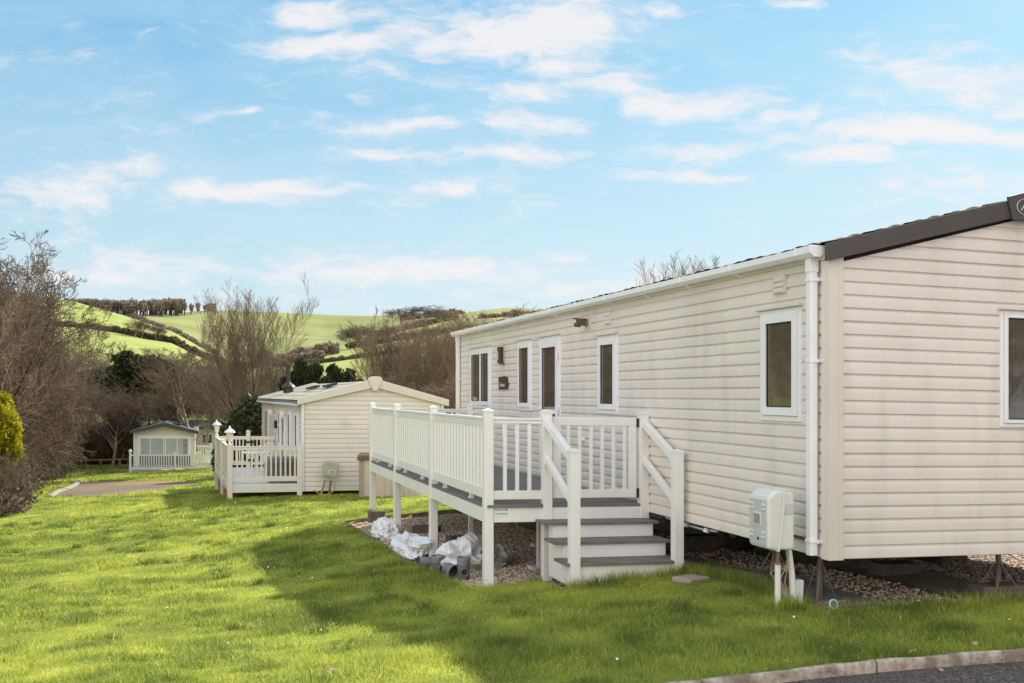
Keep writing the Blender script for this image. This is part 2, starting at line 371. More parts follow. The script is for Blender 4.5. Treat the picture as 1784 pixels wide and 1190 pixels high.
def fields_mat():
    m = bpy.data.materials.new('pasture_fields'); m.use_nodes = True; nt = m.node_tree; N = nt.nodes; L = nt.links
    b = N['Principled BSDF']; b.inputs['Roughness'].default_value = .95; b.inputs['Specular IOR Level'].default_value = .1
    g = N.new('ShaderNodeNewGeometry')
    def noise(s, d=5, v=(1,1,1)):
        mp = N.new('ShaderNodeVectorMath'); mp.operation = 'MULTIPLY'; mp.inputs[1].default_value = v
        n = N.new('ShaderNodeTexNoise'); n.inputs['Scale'].default_value = s; n.inputs['Detail'].default_value = d
        L.new(g.outputs['Position'], mp.inputs[0]); L.new(mp.outputs[0], n.inputs['Vector']); return n
    n1 = noise(.02, 6); r1 = N.new('ShaderNodeValToRGB'); e = r1.color_ramp.elements
    e[0].position = .3; e[0].color = (.25,.29,.08,1); e[1].position = .7; e[1].color = (.34,.37,.11,1)  # paler greens put distance haze into the field colour
    L.new(n1.outputs['Fac'], r1.inputs[0])
    n2 = noise(.35, 8, (1,.4,1)); mr = N.new('ShaderNodeMapRange'); mr.inputs['From Min'].default_value = .3; mr.inputs['From Max'].default_value = .7
    mr.inputs['To Min'].default_value = .82; mr.inputs['To Max'].default_value = 1.12; L.new(n2.outputs['Fac'], mr.inputs['Value'])
    mu = N.new('ShaderNodeVectorMath'); mu.operation = 'SCALE'; L.new(r1.outputs[0], mu.inputs[0]); L.new(mr.outputs[0], mu.inputs['Scale'])
    # far rough grazing on the big hill is duller; sown fields nearer are brighter
    sp = N.new('ShaderNodeSeparateXYZ'); L.new(g.outputs['Position'], sp.inputs[0])
    m2 = N.new('ShaderNodeMapRange'); m2.inputs['From Min'].default_value = 430; m2.inputs['From Max'].default_value = 480; L.new(sp.outputs['Y'], m2.inputs['Value'])
    mx = N.new('ShaderNodeMix'); mx.data_type = 'RGBA'; L.new(m2.outputs[0], mx.inputs['Factor']); L.new(mu.outputs[0], mx.inputs['A'])
    n3 = noise(.03, 8); r3 = N.new('ShaderNodeValToRGB'); e = r3.color_ramp.elements
    e[0].position = .35; e[0].color = (.20,.22,.08,1); e[1].position = .65; e[1].color = (.28,.295,.11,1)
    L.new(n3.outputs['Fac'], r3.inputs[0]); L.new(r3.outputs[0], mx.inputs['B'])
    L.new(mx.outputs['Result'], b.inputs['Base Color'])
    return m
me = np_mesh('hills', np.stack([X_, Y_, Z_], 1), q, mat=fields_mat(), smooth=True)
tag(link('hills', me), 'green pasture hills rolling up to the skyline behind the trees', 'hills', kind='structure')

# gravel bed, slab runners, road, kerb, pad
def sheet(name, fr, poly_or_rect, zfun, m, step=.25, label=None, cat=None, kind='structure'):
    u0,u1,v0,v1 = poly_or_rect
    us = np.linspace(u0, u1, max(2, int((u1-u0)/step)+1)); vs = np.linspace(v0, v1, max(2, int((v1-v0)/step)+1))
    UU, VV = np.meshgrid(us, vs); UU = UU.ravel(); VV = VV.ravel()
    X = fr.x+fr.U[0]*UU+fr.V[0]*VV; Y = fr.y+fr.U[1]*UU+fr.V[1]*VV
    Z = zfun(X, Y)
    n1, n2 = len(us), len(vs); I = np.arange(n1*n2).reshape(n2, n1)
    q = np.stack([I[:-1,:-1], I[:-1,1:], I[1:,1:], I[1:,:-1]], -1).reshape(-1, 4)
    return np.stack([X,Y,Z],1), q
def gz(X, Y): return G(X, Y) - .085 - .0*X
Vs = []; Qs = []; k = 0
for rect in ((.06,4.1,.03,12.6), (-2.36,.06,3.2,11.4), (-1.33,.06,2.46,3.2)):
    a, b = sheet('g', HOME, rect, gz, None); Vs.append(a); Qs.append(b+k); k += len(a)
tag(link('gravel_bed', np_mesh('gravel_bed', np.concatenate(Vs), np.concatenate(Qs), mat=M['gravelbase'])), 'brown gravel bed under the deck and the large mobile home', 'gravel bed', kind='structure')
Vs = []; Qs = []; k = 0
for rect in ((1.53,2.2,.06,12.5), (.1,.75,.35,12.5)):
    a, b = sheet('s', HOME, rect, lambda X,Y: G(X,Y)-.062, None); Vs.append(a); Qs.append(b+k); k += len(a)
tag(link('concrete_slab', np_mesh('concrete_slab', np.concatenate(Vs), np.concatenate(Qs), mat=M['slab'])), 'concrete runners on the gravel beneath the large mobile home', 'concrete slab', kind='structure')
# road
rx = np.arange(-12, 14, .25); Vr = []; Qr = []
ky = np.interp(rx, _kx, _ky); steps = np.linspace(0, 1, 14)
for s in steps:
    yy = ky-.03 - s*(9+ky); Vr.append(np.stack([rx, yy, G(rx, np.maximum(yy, 3))*.8-.035-.01*s], 1))
Vr = np.concatenate(Vr); n1 = len(rx); I = np.arange(len(Vr)).reshape(14, n1)
q = np.stack([I[1:,:-1], I[1:,1:], I[:-1,1:], I[:-1,:-1]], -1).reshape(-1, 4)
tag(link('road', np_mesh('road', Vr, q, mat=M['asphalt'])), 'dark asphalt road in the bottom right corner', 'road', kind='structure')
# kerb: edging stones with joints
mb = MB(); L_ = 0
pts = []
for i in range(len(KERB)-1):
    a = np.array(KERB[i]); b = np.array(KERB[i+1]); n = max(1, int(np.hypot(*(b-a))/.12))
    for j in range(n): pts.append(a+(b-a)*j/n)
pts.append(np.array(KERB[-1]))
prof = [(-.022,-.10),(-.022,-.024),(-.018,-.006),(-.007,.004),(.008,.004),(.019,-.004),(.022,-.02),(.022,-.10)]
run = []; dist = 0
def flush(run):
    if len(run) < 2: return
    P = []; m = len(prof)
    for k, p in enumerate(run):
        q0 = run[max(k-1,0)]; q1 = run[min(k+1,len(run)-1)]; d = (q1-q0)/np.hypot(*(q1-q0)); nn = np.array([-d[1], d[0]])
        wob = .006*(mnoise.noise(Vector((p[0]*3, p[1]*3, 0))))
        z0 = g1(p[0], p[1])+.026+wob
        for a, z in prof: P.append((p[0]+nn[0]*a, p[1]+nn[1]*a, z0+z+.007*mnoise.noise(Vector((p[0]*14, p[1]*14, a*40)))))
    fs = [(i*m+k, i*m+(k+1) % m, (i+1)*m+(k+1) % m, (i+1)*m+k) for i in range(len(run)-1) for k in range(m)]
    fs += [tuple(range(m-1,-1,-1)), tuple(range((len(run)-1)*m, len(run)*m))]
    mb.add(P, fs)
for i, p in enumerate(pts):
    if run and dist > .9:
        d = (p-run[-1]); p2 = run[-1]+d*.86; run.append(p2); flush(run); run = [run[-1]+d*.12]; dist = 0
    if run: dist += np.hypot(*(p-run[-1]))
    run.append(p)
flush(run)
tag(mb.build('kerb', M['kerb']), 'weathered concrete kerb stones between the grass and the road', 'kerb', kind='structure')
# paved pad
cxp = sum(p[0] for p in PAD)/len(PAD); cyp = sum(p[1] for p in PAD)/len(PAD)
mb = MB()
ring = []
for i in range(len(PAD)):
    a, b = PAD[i], PAD[(i+1) % len(PAD)]
    for j in range(8): ring.append((a[0]+(b[0]-a[0])*j/8, a[1]+(b[1]-a[1])*j/8))
gx = np.arange(-26, -6, .5); gy = np.arange(30, 56, .5)
GX, GY = np.meshgrid(gx, gy); cz = G((GX+.25).ravel(), (GY+.25).ravel())
ins = in_poly((GX+.25).ravel(), (GY+.25).ravel(), PAD)
vs = []; fs = []
for s_ in (1., .75, .5, .25, 0.):
    for p in ring:
        x = cxp+(p[0]-cxp)*s_; y = cyp+(p[1]-cyp)*s_; vs.append((x, y, g1(x, y)-.02))
nr = len(ring)
for i in range(4):
    for k_ in range(nr): fs.append((i*nr+k_, i*nr+(k_+1) % nr, (i+1)*nr+(k_+1) % nr, (i+1)*nr+k_))
mb.add(vs, fs)
tag(mb.build('paved_pad', M['pad']), 'empty rust stained tarmac pitch in the far lawn', 'parking pad', kind='structure')
mb = MB()
edge = [(86,868),(96,860),(108,855),(125,849),(133,844),(140,839)]
pp = [ground_at_px(*p) for p in edge]
mb.tube([(x, y, g1(x, y)+.0) for x, y in pp], .10, 6)
tag(mb.build('pad_edging', M['conc']), 'pale curved concrete edging along the left of the tarmac pitch', 'kerb', kind='structure')
mb = MB(); x, y = ground_at_px(360, 833)
sl = [ground_at_px(*p) for p in ((349,836),(377,836),(377,827),(355,827))]
mb.add([(a, b, g1(a, b)+.03) for a, b in sl]+[(a, b, g1(a, b)-.1) for a, b in sl], [(0,1,2,3),(0,4,5,1),(1,5,6,2),(2,6,7,3),(3,7,4,0)])
tag(mb.build('paving_path', M['conc']), 'pale paving slabs leading to the far deck', 'path', kind='structure')
# ------------------------------------------------------------------ mobile homes
def siding(fr, axis, c, sgn, a0, a1, z0, z1, course=.1045, ze=None, sl=.25, zr=None):
    """shiplap boards; axis 'v': wall in plane v=c running along u; axis 'u': wall in plane u=c running along v"""
    mb = MB(fr); z = z0; top = zr if zr else z1
    prof = [(0, .001), (.006, .021), (.012, .022), (.05, .0215), (course*.72, .019), (course*.83, .011), (course*.93, .004), (course-.001, .001)]
    nseg = max(1, int((a1-a0)/1.6))
    def row(z, out):
        l, r = a0, a1
        if ze is not None and z > ze:
            l = a0+(z-ze)/sl; r = a1-(z-ze)/sl
            if l > r: l = r = (a0+a1)/2
        res = []
        for k in range(nseg+1):
            a = l+(r-l)*k/nseg
            w = .0035*math.sin(a*2.3+z*9)*math.sin(a*.9+z*3.1) if out > .01 else 0
            o = c + sgn*(out+w)
            res.append((a, o, z) if axis == 'v' else (o, a, z))
        return res
    prev = None
    while z < top-.002:
        for dz, out in prof:
            zz = min(z+dz, top)
            r = row(zz, out)
            if prev is not None:
                n = len(prev); 
                f = [(i, i+1, n+i+1, n+i) for i in range(n-1)]
                if (axis == 'v') != (sgn < 0): f = [t[::-1] for t in f]
                mb.add(prev+r, f)
            prev = r
        z += course
    return mb

def window(root, fr, axis, c, sgn, a0, a1, z0, z1, fl=.045, fw=.07, mull=(), cap=True, name='window', out=.008, glassm='glass', transoms=(), mat_f='upvc', bev=.004):
    """window proud of the siding: flange, frame (> pane, drip_cap)"""
    def B(mb, p0, p1, o0, o1, q0, q1):
        x0, x1 = c+sgn*o0, c+sgn*o1
        if axis == 'v': mb.box(p0, p1, x0, x1, q0, q1)
        else: mb.box(x0, x1, p0, p1, q0, q1)
    o = out
    fr_ = MB(fr)
    # flange
    for (p0,p1,q0,q1) in ((a0,a0+fl,z0,z1),(a1-fl,a1,z0,z1),(a0+fl,a1-fl,z1-fl,z1),(a0+fl,a1-fl,z0,z0+fl)): B(fr_, p0, p1, o-.03, o+.026, q0, q1)
    b0, b1, y0, y1 = a0+fl+.002, a1-fl-.002, z0+fl+.002, z1-fl-.002
    for (p0,p1,q0,q1) in ((b0,b0+fw,y0,y1),(b1-fw,b1,y0,y1),(b0+fw,b1-fw,y1-fw,y1),(b0+fw,b1-fw,y0,y0+fw)): B(fr_, p0, p1, o-.03, o+.045, q0, q1)
    for m_ in mull: B(fr_, m_-.035, m_+.035, o-.03, o+.043, y0+fw, y1-fw)
    for m_ in transoms: B(fr_, b0+fw, b1-fw, o-.03, o+.042, m_-.03, m_+.03)
    w = fr_.build(name, M[mat_f], root, bevel=bev)
    edges = [b0+fw]+[e for m_ in mull for e in (m_-.035, m_+.035)]+[b1-fw]
    for i in range(0, len(edges), 2):
        g = MB(fr); B(g, edges[i]-.01, edges[i+1]+.01, o+.005, o+.022, y0+fw-.01, y1-fw+.01)
        g.build('pane', M[glassm], w)
        k = MB(fr)
        p0, p1, q0, q1 = edges[i], edges[i+1], y0+fw, y1-fw; t = .009
        for (r0,r1,s0,s1) in ((p0,p0+t,q0,q1),(p1-t,p1,q0,q1),(p0+t,p1-t,q1-t,q1),(p0+t,p1-t,q0,q0+t)): B(k, r0, r1, o+.022, o+.030, s0, s1)
        k.build('gasket', M['rubber'], w)
    if cap:
        d = MB(fr); B(d, a0-.02, a1+.03, o-.01, o+.062, z1+.002, z1+.026)
        d.build('drip_cap', M['trim'], w, bevel=.003)
    return w

def text_mesh(body, size, fr, origin, udir, zdir, m, name, parent, depth=.004, shear=0., outdir=None):
    cu = bpy.data.curves.new(name, 'FONT'); cu.body = body; cu.size = size; cu.extrude = depth/2; cu.shear = shear
    cu.align_x = 'CENTER'; cu.align_y = 'CENTER'; cu.resolution_u = 3
    t = bpy.data.objects.new(name, cu); COL.objects.link(t)
    dg = bpy.context.evaluated_depsgraph_get(); me0 = t.evaluated_get(dg).to_mesh()
    vs = [v.co.copy() for v in me0.vertices]; fs = [tuple(p.vertices) for p in me0.polygons]
    bpy.data.objects.remove(t); bpy.data.curves.remove(cu)
    mb = MB(fr); o = Vector(origin); u = Vector(udir); z = Vector(zdir); n = u.cross(z)
    mb.add([tuple(o+u*v.x+z*v.y+n*v.z) for v in vs], fs)
    return mb.build(name, m, parent)

# ---- the large home
o = HOME.P(0, 0, 0)
home = thing('mobile_home', o, 'large cream clad mobile home with dark bargeboard and white gutter, filling the right side', 'mobile home')
LN, WD = 12.15, 3.60
EZ, RS = 2.80, .262                      # eave height, roof slope
mb = MB(HOME); mb.box(.03, WD-.03, .03, LN-.03, .40, 2.74)
mb.build('body', M['dark'], home)
siding(HOME, 'v', 0, -1, .10, WD-.10, .39, 2.74, ze=2.74, sl=RS, zr=3.2).build('gable_wall', M['siding'], home)
siding(HOME, 'u', 0, -1, .075, LN-.08, .39, 2.76).build('side_wall', M['siding'], home)
siding(HOME, 'v', LN, 1, .10, WD-.10, .39, 2.74, ze=2.74, sl=RS, zr=3.2).build('gable_wall', M['siding'], home)
siding(HOME, 'u', WD, 1, .08, LN-.08, .39, 2.76).build('side_wall', M['siding'], home)
mb = MB(HOME); mb.prism([(.03,2.70),(WD-.03,2.70),(WD-.03,2.76),(WD/2,3.20),(.03,2.76)], 'v', .02, LN-.02).build('attic', M['dark'], home)
for (u0, u1, v0, v1) in ((-.02,.10,-.02,.075),):
    mb = MB(HOME); mb.box(-.030,.104,-.030,-.0,.385,2.80); mb.box(-.030,.0,0,.078,.385,2.80); mb.box(.052,.058,-.034,-.030,.385,2.79)
    mb.build('corner_trim', M['trim'], home, bevel=.003)
mb = MB(HOME); mb.box(WD-.10,WD+.022,-.022,.0,.385,2.80); mb.box(WD,WD+.022,0,.08,.385,2.80)
mb.build('corner_trim', M['trim'], home, bevel=.003)
mb = MB(HOME); mb.box(-.022,0,LN-.08,LN+.02,.385,2.79); mb.box(0,.1,LN,LN+.022,.385,2.79)
mb.build('corner_trim', M['trim'], home, bevel=.003)
mb = MB(HOME); mb.box(-.05,-.0,.0,LN,2.755,2.80); mb.box(-.020,-.002,.08,LN,2.70,2.755)
mb.build('soffit', M['trim'], home)
# roof: pressed tile sheet with steps up the slope
def roof(fr, u_e, u_r, z_e, sl, v0, v1, m, parent, wave=.2, amp=.012, course=.38, name='roof', step=.045):
    mb = MB(fr); nv = int((v1-v0)/step); 
    for side in (0, 1):
        us = []; d = 0; tot = u_r-u_e
        while d < tot-.01: us += [(d, .014), (min(d+course-.01, tot), .0)]; d += course
        pts = []
        for d, h in us:
            for j in range(nv+1):
                v = v0+(v1-v0)*j/nv
                w = amp*abs(math.sin(math.pi*v/wave))
                sag = .006*math.sin(v*7.1+d*5)
                u = u_e+d if side == 0 else 2*u_r-u_e-d
                pts.append((u, v, z_e+d*sl+h+w+(sag if d == 0 else 0)))
        n = nv+1; fs = [(i*n+j, i*n+j+1, (i+1)*n+j+1, (i+1)*n+j) for i in range(len(us)-1) for j in range(nv)]
        if side == 0: fs = [f[::-1] for f in fs]
        mb.add(pts, fs)
    mb.prism([(u_e+.02,z_e-.03),(2*u_r-u_e-.02,z_e-.03),(2*u_r-u_e-.02,z_e-.008),(u_r,z_e+(u_r-u_e)*sl-.012),(u_e+.02,z_e-.008)], 'v', max(v0, 0)+.03, v1-.12)
    return mb.build(name, m, parent)
rf = roof(HOME, -.10, WD/2, 2.856, RS, -.04, LN+.10, M['tile'], home, amp=.015)
mb = MB(HOME); mb.prism([(WD/2-.13,3.305),(WD/2,3.345),(WD/2+.13,3.305),(WD/2+.13,3.325),(WD/2,3.372),(WD/2-.13,3.325)], 'v', -.03, LN+.10).build('ridge_cap', M['tile'], rf)
# bargeboards
for vA, vB in ((-.085, -.04), (LN+.102, LN+.14)):
    mb = MB(HOME)
    mb.prism([(-.075,2.728),(-.075,2.868),(WD/2,3.364),(WD/2,3.212)], 'v', vA, vB)
    mb.prism([(WD+.075,2.728),(WD/2,3.212),(WD/2,3.364),(WD+.075,2.868)], 'v', vA+.0005, vB-.0005)
    if vA < 0:
        for uu in (-.02, .5, 1.05, 1.38): mb.box(uu+.3, uu+.312, vA-.004, vA, 2.80+(uu+.3)*RS, 2.812+(uu+.3)*RS)
    bb = mb.build('bargeboard', M['brown'], home, bevel=.003)
    if vA < 0:
        mb = MB(HOME)
        mb.prism([(WD/2-.145,3.160),(WD/2-.195,3.345),(WD/2,3.402),(WD/2+.195,3.345),(WD/2+.145,3.160)], 'v', vA-.03, vA-.002)
        bd = mb.build('badge', M['brown'], home, bevel=.006)
        ring = MB(HOME); n = 40; c = (WD/2, 3.270); P = []
        for k in range(n):
            t = 2*math.pi*k/n
            for rr_, vv in ((1, vA-.031), (1, vA-.038), (.95, vA-.038), (.95, vA-.031)):
                P.append((c[0]+math.cos(t)*.118*rr_, vv, c[1]+math.sin(t)*.075*rr_))
        ring.add(P, [(k*4+j, k*4+(j+1) % 4, ((k+1) % n)*4+(j+1) % 4, ((k+1) % n)*4+j) for k in range(n) for j in range(4)])
        ring.build('oval_rim', M['chrome'], bd)
        text_mesh('ABI', .098, HOME, (WD/2-.004, vA-.033, 3.270), (1,0,0), (0,0,1), M['chrome'], 'lettering', bd, depth=.006, shear=.3)
# gutter
GP = [(-.165,2.852),(-.165,2.802),(-.135,2.776),(-.085,2.776),(-.055,2.80),(-.055,2.852),(-.062,2.852),(-.062,2.803),(-.088,2.784),(-.132,2.784),(-.158,2.806),(-.158,2.852)]
mb = MB(HOME); mb.prism([(u, z) for u, z in GP], 'v', .02, LN+.12)
gt = mb.build('gutter', M['upvc'], home)
def gscale(s): return [(-.11+(u+.11)*s, 2.815+(z-2.815)*s) for u, z in GP[:6]]
mb = MB(HOME); mb.prism(gscale(1.12), 'v', .03, .235); mb.prism(gscale(1.22), 'v', .0, .045); mb.prism(gscale(1.2), 'v', .225, .245)
mb.build('gutter_outlet', M['upvc'], gt, bevel=.004)
mb = MB(HOME); mb.prism(gscale(1.1), 'v', LN+.09, LN+.13); mb.build('end_cap', M['upvc'], gt, bevel=.004)
v = 1.35
while v < LN-.1:
    mb = MB(HOME); mb.prism(gscale(1.10), 'v', v-.018, v+.018)
    mb.prism([(-.10,2.77),(-.02,2.735),(-.02,2.76),(-.07,2.785)], 'v', v-.012, v+.012)
    mb.build('bracket', M['upvc'], gt, bevel=.003); v += 1.02
for (v0, v1, zb) in ((.10,.167,.405), (LN-.09,LN-.03,.40)):
    mb = MB(HOME); mb.box(-.112,-.045,v0,v1,zb,2.74); mb.box(-.118,-.039,v0-.006,v1+.006,2.66,2.785)
    dp = mb.build('downpipe', M['upvc'], home, bevel=.006)
    for z in (1.955, .52, 2.60):
        mb = MB(HOME); mb.box(-.118,-.040,v0-.006,v1+.006,z-.014,z+.014); mb.box(-.075,-.068,v0-.055,v0-.006,z-.012,z+.012); mb.box(-.04,-.0,v0-.05,v0+.02,z-.012,z+.012)
        mb.build('pipe_clip', M['upvc'], dp, bevel=.002)
# openings in the long wall
window(home, HOME, 'u', 0, -1, .365, 1.02, 1.462, 2.415)
window(home, HOME, 'u', 0, -1, 4.30, 4.955, 1.452, 2.40)
window(home, HOME, 'u', 0, -1, 7.66, 8.36, 1.436, 2.50)
window(home, HOME, 'u', 0, -1, 9.92, 11.32, 1.44, 2.50, mull=(10.57,))
dr = window(home, HOME, 'u', 0, -1, 6.36, 7.28, .50, 2.50, fw=.11, name='door', transoms=(1.44,))
for z in (2.2, 1.45, .75):
    mb = MB(HOME); mb.tube([(-.062,6.40,z-.05),(-.062,6.40,z+.05)], .014, 8); mb.box(-.06,-.045,6.40,6.46,z-.035,z+.035); mb.build('hinge', M['upvc'], dr)
mb = MB(HOME); mb.box(-.09,-.045,7.17,7.20,1.46,1.49); mb.box(-.095,-.075,7.09,7.20,1.465,1.485); mb.build('handle', M['upvc'], dr)
mb = MB(HOME); mb.box(-.05,-.03,6.535,7.10,.68,1.18); mb.build('door_panel', M['upvc'], dr, bevel=.006)
# vertical panel joint above the door
mb = MB(HOME); mb.box(-.022,-.012,6.93,6.94,2.53,2.71); mb.build('joint_strip', M['trim'], home)
# vents
for (v0, v1, z0, z1) in ((.60,.785,2.545,2.70), (4.515,4.69,2.53,2.68)):
    mb = MB(HOME); mb.box(-.045,-.01,v0,v1,z0,z1); vt = mb.build('vent', M['trim'], home, bevel=.003)
    h = (z1-z0-.02)/3
    for k in range(3):
        mb = MB(HOME); a = z0+.01+k*h
        mb.add([(-.060,v0+.012,a),(-.060,v1-.012,a),(-.047,v1-.012,a+h-.004),(-.047,v0+.012,a+h-.004),(-.044,v0+.012,a),(-.044,v1-.012,a),(-.044,v1-.012,a+h-.004),(-.044,v0+.012,a+h-.004)],
                      [(0,3,2,1),(0,1,5,4),(2,3,7,6),(0,4,7,3),(1,2,6,5)]); mb.build('louvre', M['trim'], vt)
# wall lamp
mb = MB(HOME); mb.box(-.10,-.045,9.10,9.28,2.19,2.45); lm = mb.build('wall_lamp', M['lampb'], home, bevel=.004)
mb = MB(HOME); mb.box(-.045,-.012,9.12,9.26,2.21,2.43); mb.build('lamp_back', M['trim'], lm)
for k in range(3):
    mb = MB(HOME); z = 2.375-k*.05; mb.box(-.104,-.1,9.215,9.255,z-.04,z); mb.build('light_pane', M['lampw'], lm)
mb = MB(HOME); mb.box(-.08,-.012,9.13,9.25,2.165,2.188); mb.build('lamp_foot', M['steel'], lm)
# name plaque
mb = MB(HOME); mb.prism([(9.40,1.757),(9.40,1.965),(9.03,1.975),(8.93,1.94),(8.875,1.85),(8.90,1.757)], 'u', -.042, -.018)
pq = mb.build('name_plaque', M['lampb'], home, bevel=.004)
text_mesh('Sensor', .105, HOME, (-.044, 9.17, 1.835), (0,-1,0), (0,0,1), M['trim'], 'lettering', pq, depth=.003)
# security light
mb = MB(HOME); mb.tube([(-.045,5.27,2.585),(-.012,5.27,2.585)], .085, 18); cm = mb.build('security_light', M['trim'], home)
mb = MB(HOME); mb.tube([(-.075,5.27,2.585),(-.04,5.27,2.585)], [.03,.055], 12); mb.build('rusty_mount', M['rust'], cm)
mb = MB(HOME); mb.beam((-.06,5.28,2.60), (-.165,5.34,2.60), .08, .09); mb.beam((-.13,5.32,2.56), (-.18,5.36,2.565), .09, .05); mb.beam((-.15,5.33,2.645),(-.20,5.36,2.640),.095,.012); mb.build('lamp_head', M['lampb'], cm, bevel=.008)
# small outside tap cover and stripe
mb = MB(HOME); mb.tube([(-.08,5.45,1.10),(-.012,5.45,1.10)], .03, 10); mb.build('socket_cover', M['upvc'], home)
mb = MB(HOME); mb.box(-.031,-.027,.24,.95,.500,.526); mb.build('reflector_strip', M['redm'], home)
# gable window
window(home, HOME, 'v', 0, -1, 1.60, 2.70, 1.452, 2.42, fl=.03, fw=.03, mull=(2.15,))
mb = MB(HOME); mb.box(2.9,3.5,-.03,-.016,.385,.42)
# underframe, wheel, jacks
mb = MB(HOME)
for u in (.45, 1.25, 2.5, 3.3): mb.box(u, u+.07, .25, LN-.3, .27, .398)
for v in (1.2, 3.2, 5.2, 7.2, 9.2): mb.box(.08, WD-.08, v, v+.06, .30, .396)
mb.build('chassis', M['dark'], home)
for (u, v) in ((1.1, 3.4), (3.1, 5.6), (.62, 5.6)):
    mb = MB(HOME); mb.tube([(u-.1,v,.22),(u+.1,v,.22)], .27, 20); wh = mb.build('wheel', M['rubber'], home, bevel=.02)
    mb = MB(HOME); mb.tube([(u-.112,v,.22),(u+.112,v,.22)], .13, 16); mb.build('rim', M['steel'], wh)
mb = MB(HOME); mb.tube([(.06,2.0,.36),(.07,2.3,.34),(.05,2.8,.35),(.08,3.2,.36)], .012, 6); mb.tube([(.03,2.15,.37),(.02,2.15,.33)], .03, 8); mb.tube([(.03,2.6,.37),(.02,2.6,.33)], .03, 8)
mb.build('waste_pipe', M['upvc'], home)

def jack(u, v, zb, zt, label):
    o = HOME.P(u, v, zb); t = thing('jack_stand', o, label, 'jack stand', 'steel jack stands under the large mobile home')
    mb = MB(HOME); mb.tube([(u,v,zb+.02),(u,v,zt)], .022, 8); mb.tube([(u,v,zt-.02),(u,v,zt)], .05, 8); mb.build('column', M['steel'], t)
    for k in range(4):
        a = math.pi/4+k*math.pi/2; mb = MB(HOME)
        mb.beam((u+.14*math.cos(a), v+.14*math.sin(a), zb), (u, v, zt-.09), .022, .008); mb.build('leg', M['steel'], t)
def gl(u, v, dz=-.085):
    p = HOME.P(u, v, 0); return g1(p.x, p.y)+dz+.0198*u
def cblock(u0, u1, v0, v1, h, label, fr=HOME, m='block', name='concrete_block', cat='concrete block', group=None, base=None, holes=False):
    z = base if base is not None else gl((u0+u1)/2, (v0+v1)/2)
    mb = MB(fr); mb.box(u0, u1, v0, v1, z-.03, z+h)
    o = fr.P((u0+u1)/2, (v0+v1)/2, z)
    return tag(mb.build(name, M[m], None, bevel=.008, loc=o), label, cat, group), z+h
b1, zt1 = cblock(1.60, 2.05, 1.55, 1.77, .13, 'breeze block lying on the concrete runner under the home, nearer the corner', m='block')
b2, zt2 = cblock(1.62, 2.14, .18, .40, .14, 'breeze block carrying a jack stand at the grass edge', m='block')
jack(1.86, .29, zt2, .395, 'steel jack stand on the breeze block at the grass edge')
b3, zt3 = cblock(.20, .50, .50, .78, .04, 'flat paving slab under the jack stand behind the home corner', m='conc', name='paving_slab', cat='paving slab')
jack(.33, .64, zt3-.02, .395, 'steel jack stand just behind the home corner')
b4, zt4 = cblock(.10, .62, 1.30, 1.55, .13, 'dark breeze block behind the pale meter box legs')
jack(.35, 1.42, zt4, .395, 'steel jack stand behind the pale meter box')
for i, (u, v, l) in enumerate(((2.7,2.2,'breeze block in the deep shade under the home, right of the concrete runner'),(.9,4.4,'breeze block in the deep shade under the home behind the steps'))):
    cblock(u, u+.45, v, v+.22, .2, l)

# ---- big white deck
VF = 3.50; UL = -1.835
o = HOME.P(UL, VF, 0)
deck = thing('raised_deck', o, 'white raised deck with slatted gate and steps beside the large mobile home', 'deck')
DZ = .488; PT = 1.50
zc = .5
def pt(u, v): return gl(u, v)
mb = MB(HOME)
nb = int((11.2-VF)/.145)
for k in range(nb+1):
    v0 = VF-.05+k*.1475; mb.box(UL-.02, -.035, v0, min(v0+.143, 11.25), DZ-.028, DZ)
mb.build('deck_boards', M['board'], deck, bevel=.003)
mb = MB(HOME); mb.box(UL-.02, -.035, VF-.055-.012, VF-.053, DZ-.030, DZ-.002); mb.build('board_edge', M['board'], deck)
mb = MB(HOME); mb.box(UL-.032, UL-.022, VF+.05, 11.2, DZ-.04, DZ-.002); mb.build('board_edge', M['board'], deck)
# beams
mb = MB(HOME); mb.box(UL+.055, -.04, VF-.045, VF-.005, .30, DZ-.032); mb.build('front_beam', M['deckw'], deck, bevel=.004)
mb = MB(HOME); mb.box(UL-.045, UL-.005, VF+.055, 11.24, .30, DZ-.042); mb.build('side_beam', M['deckw'], deck, bevel=.004)
mb = MB(HOME); mb.box(UL, -.04, 11.2, 11.24, .30, DZ-.032); mb.build('back_beam', M['deckw'], deck, bevel=.004)
mb = MB(HOME)
for v in np.arange(VF+.5, 11, .6): mb.box(UL, -.04, v, v+.045, .33, DZ-.03)
mb.build('joists', M['deckw'], deck)
def post(u, v, z0, z1, parent=deck, fr=HOME, m='deckw', w=.05, cap=True):
    mb = MB(fr); mb.box(u-w, u+w, v-w, v+w, z0, z1-.035)
    p = mb.build('post', M[m], parent, bevel=.004)
    if cap:
        mb = MB(fr); e = w+.006
        mb.box(u-e, u+e, v-e, v+e, z1-.036, z1-.014)
        mb.add([(u-e+.003,v-e+.003,z1-.014),(u+e-.003,v-e+.003,z1-.014),(u+e-.003,v+e-.003,z1-.014),(u-e+.003,v+e-.003,z1-.014),(u,v,z1+.006)], [(0,1,4),(1,2,4),(2,3,4),(3,0,4)])
        mb.build('post_cap', M[m], p, bevel=.002)
    return p
SP = [VF, 6.20, 8.80, 11.17]
for i, v in enumerate(SP): post(UL, v, pt(UL, v)-.05 if i < 3 else -.36, PT)
post(-1.19, VF-.027, pt(-1.19, VF)-.02, PT); post(-.068, VF-.027, pt(-.1, VF), PT)
post(-.07, 11.17, .3, PT)
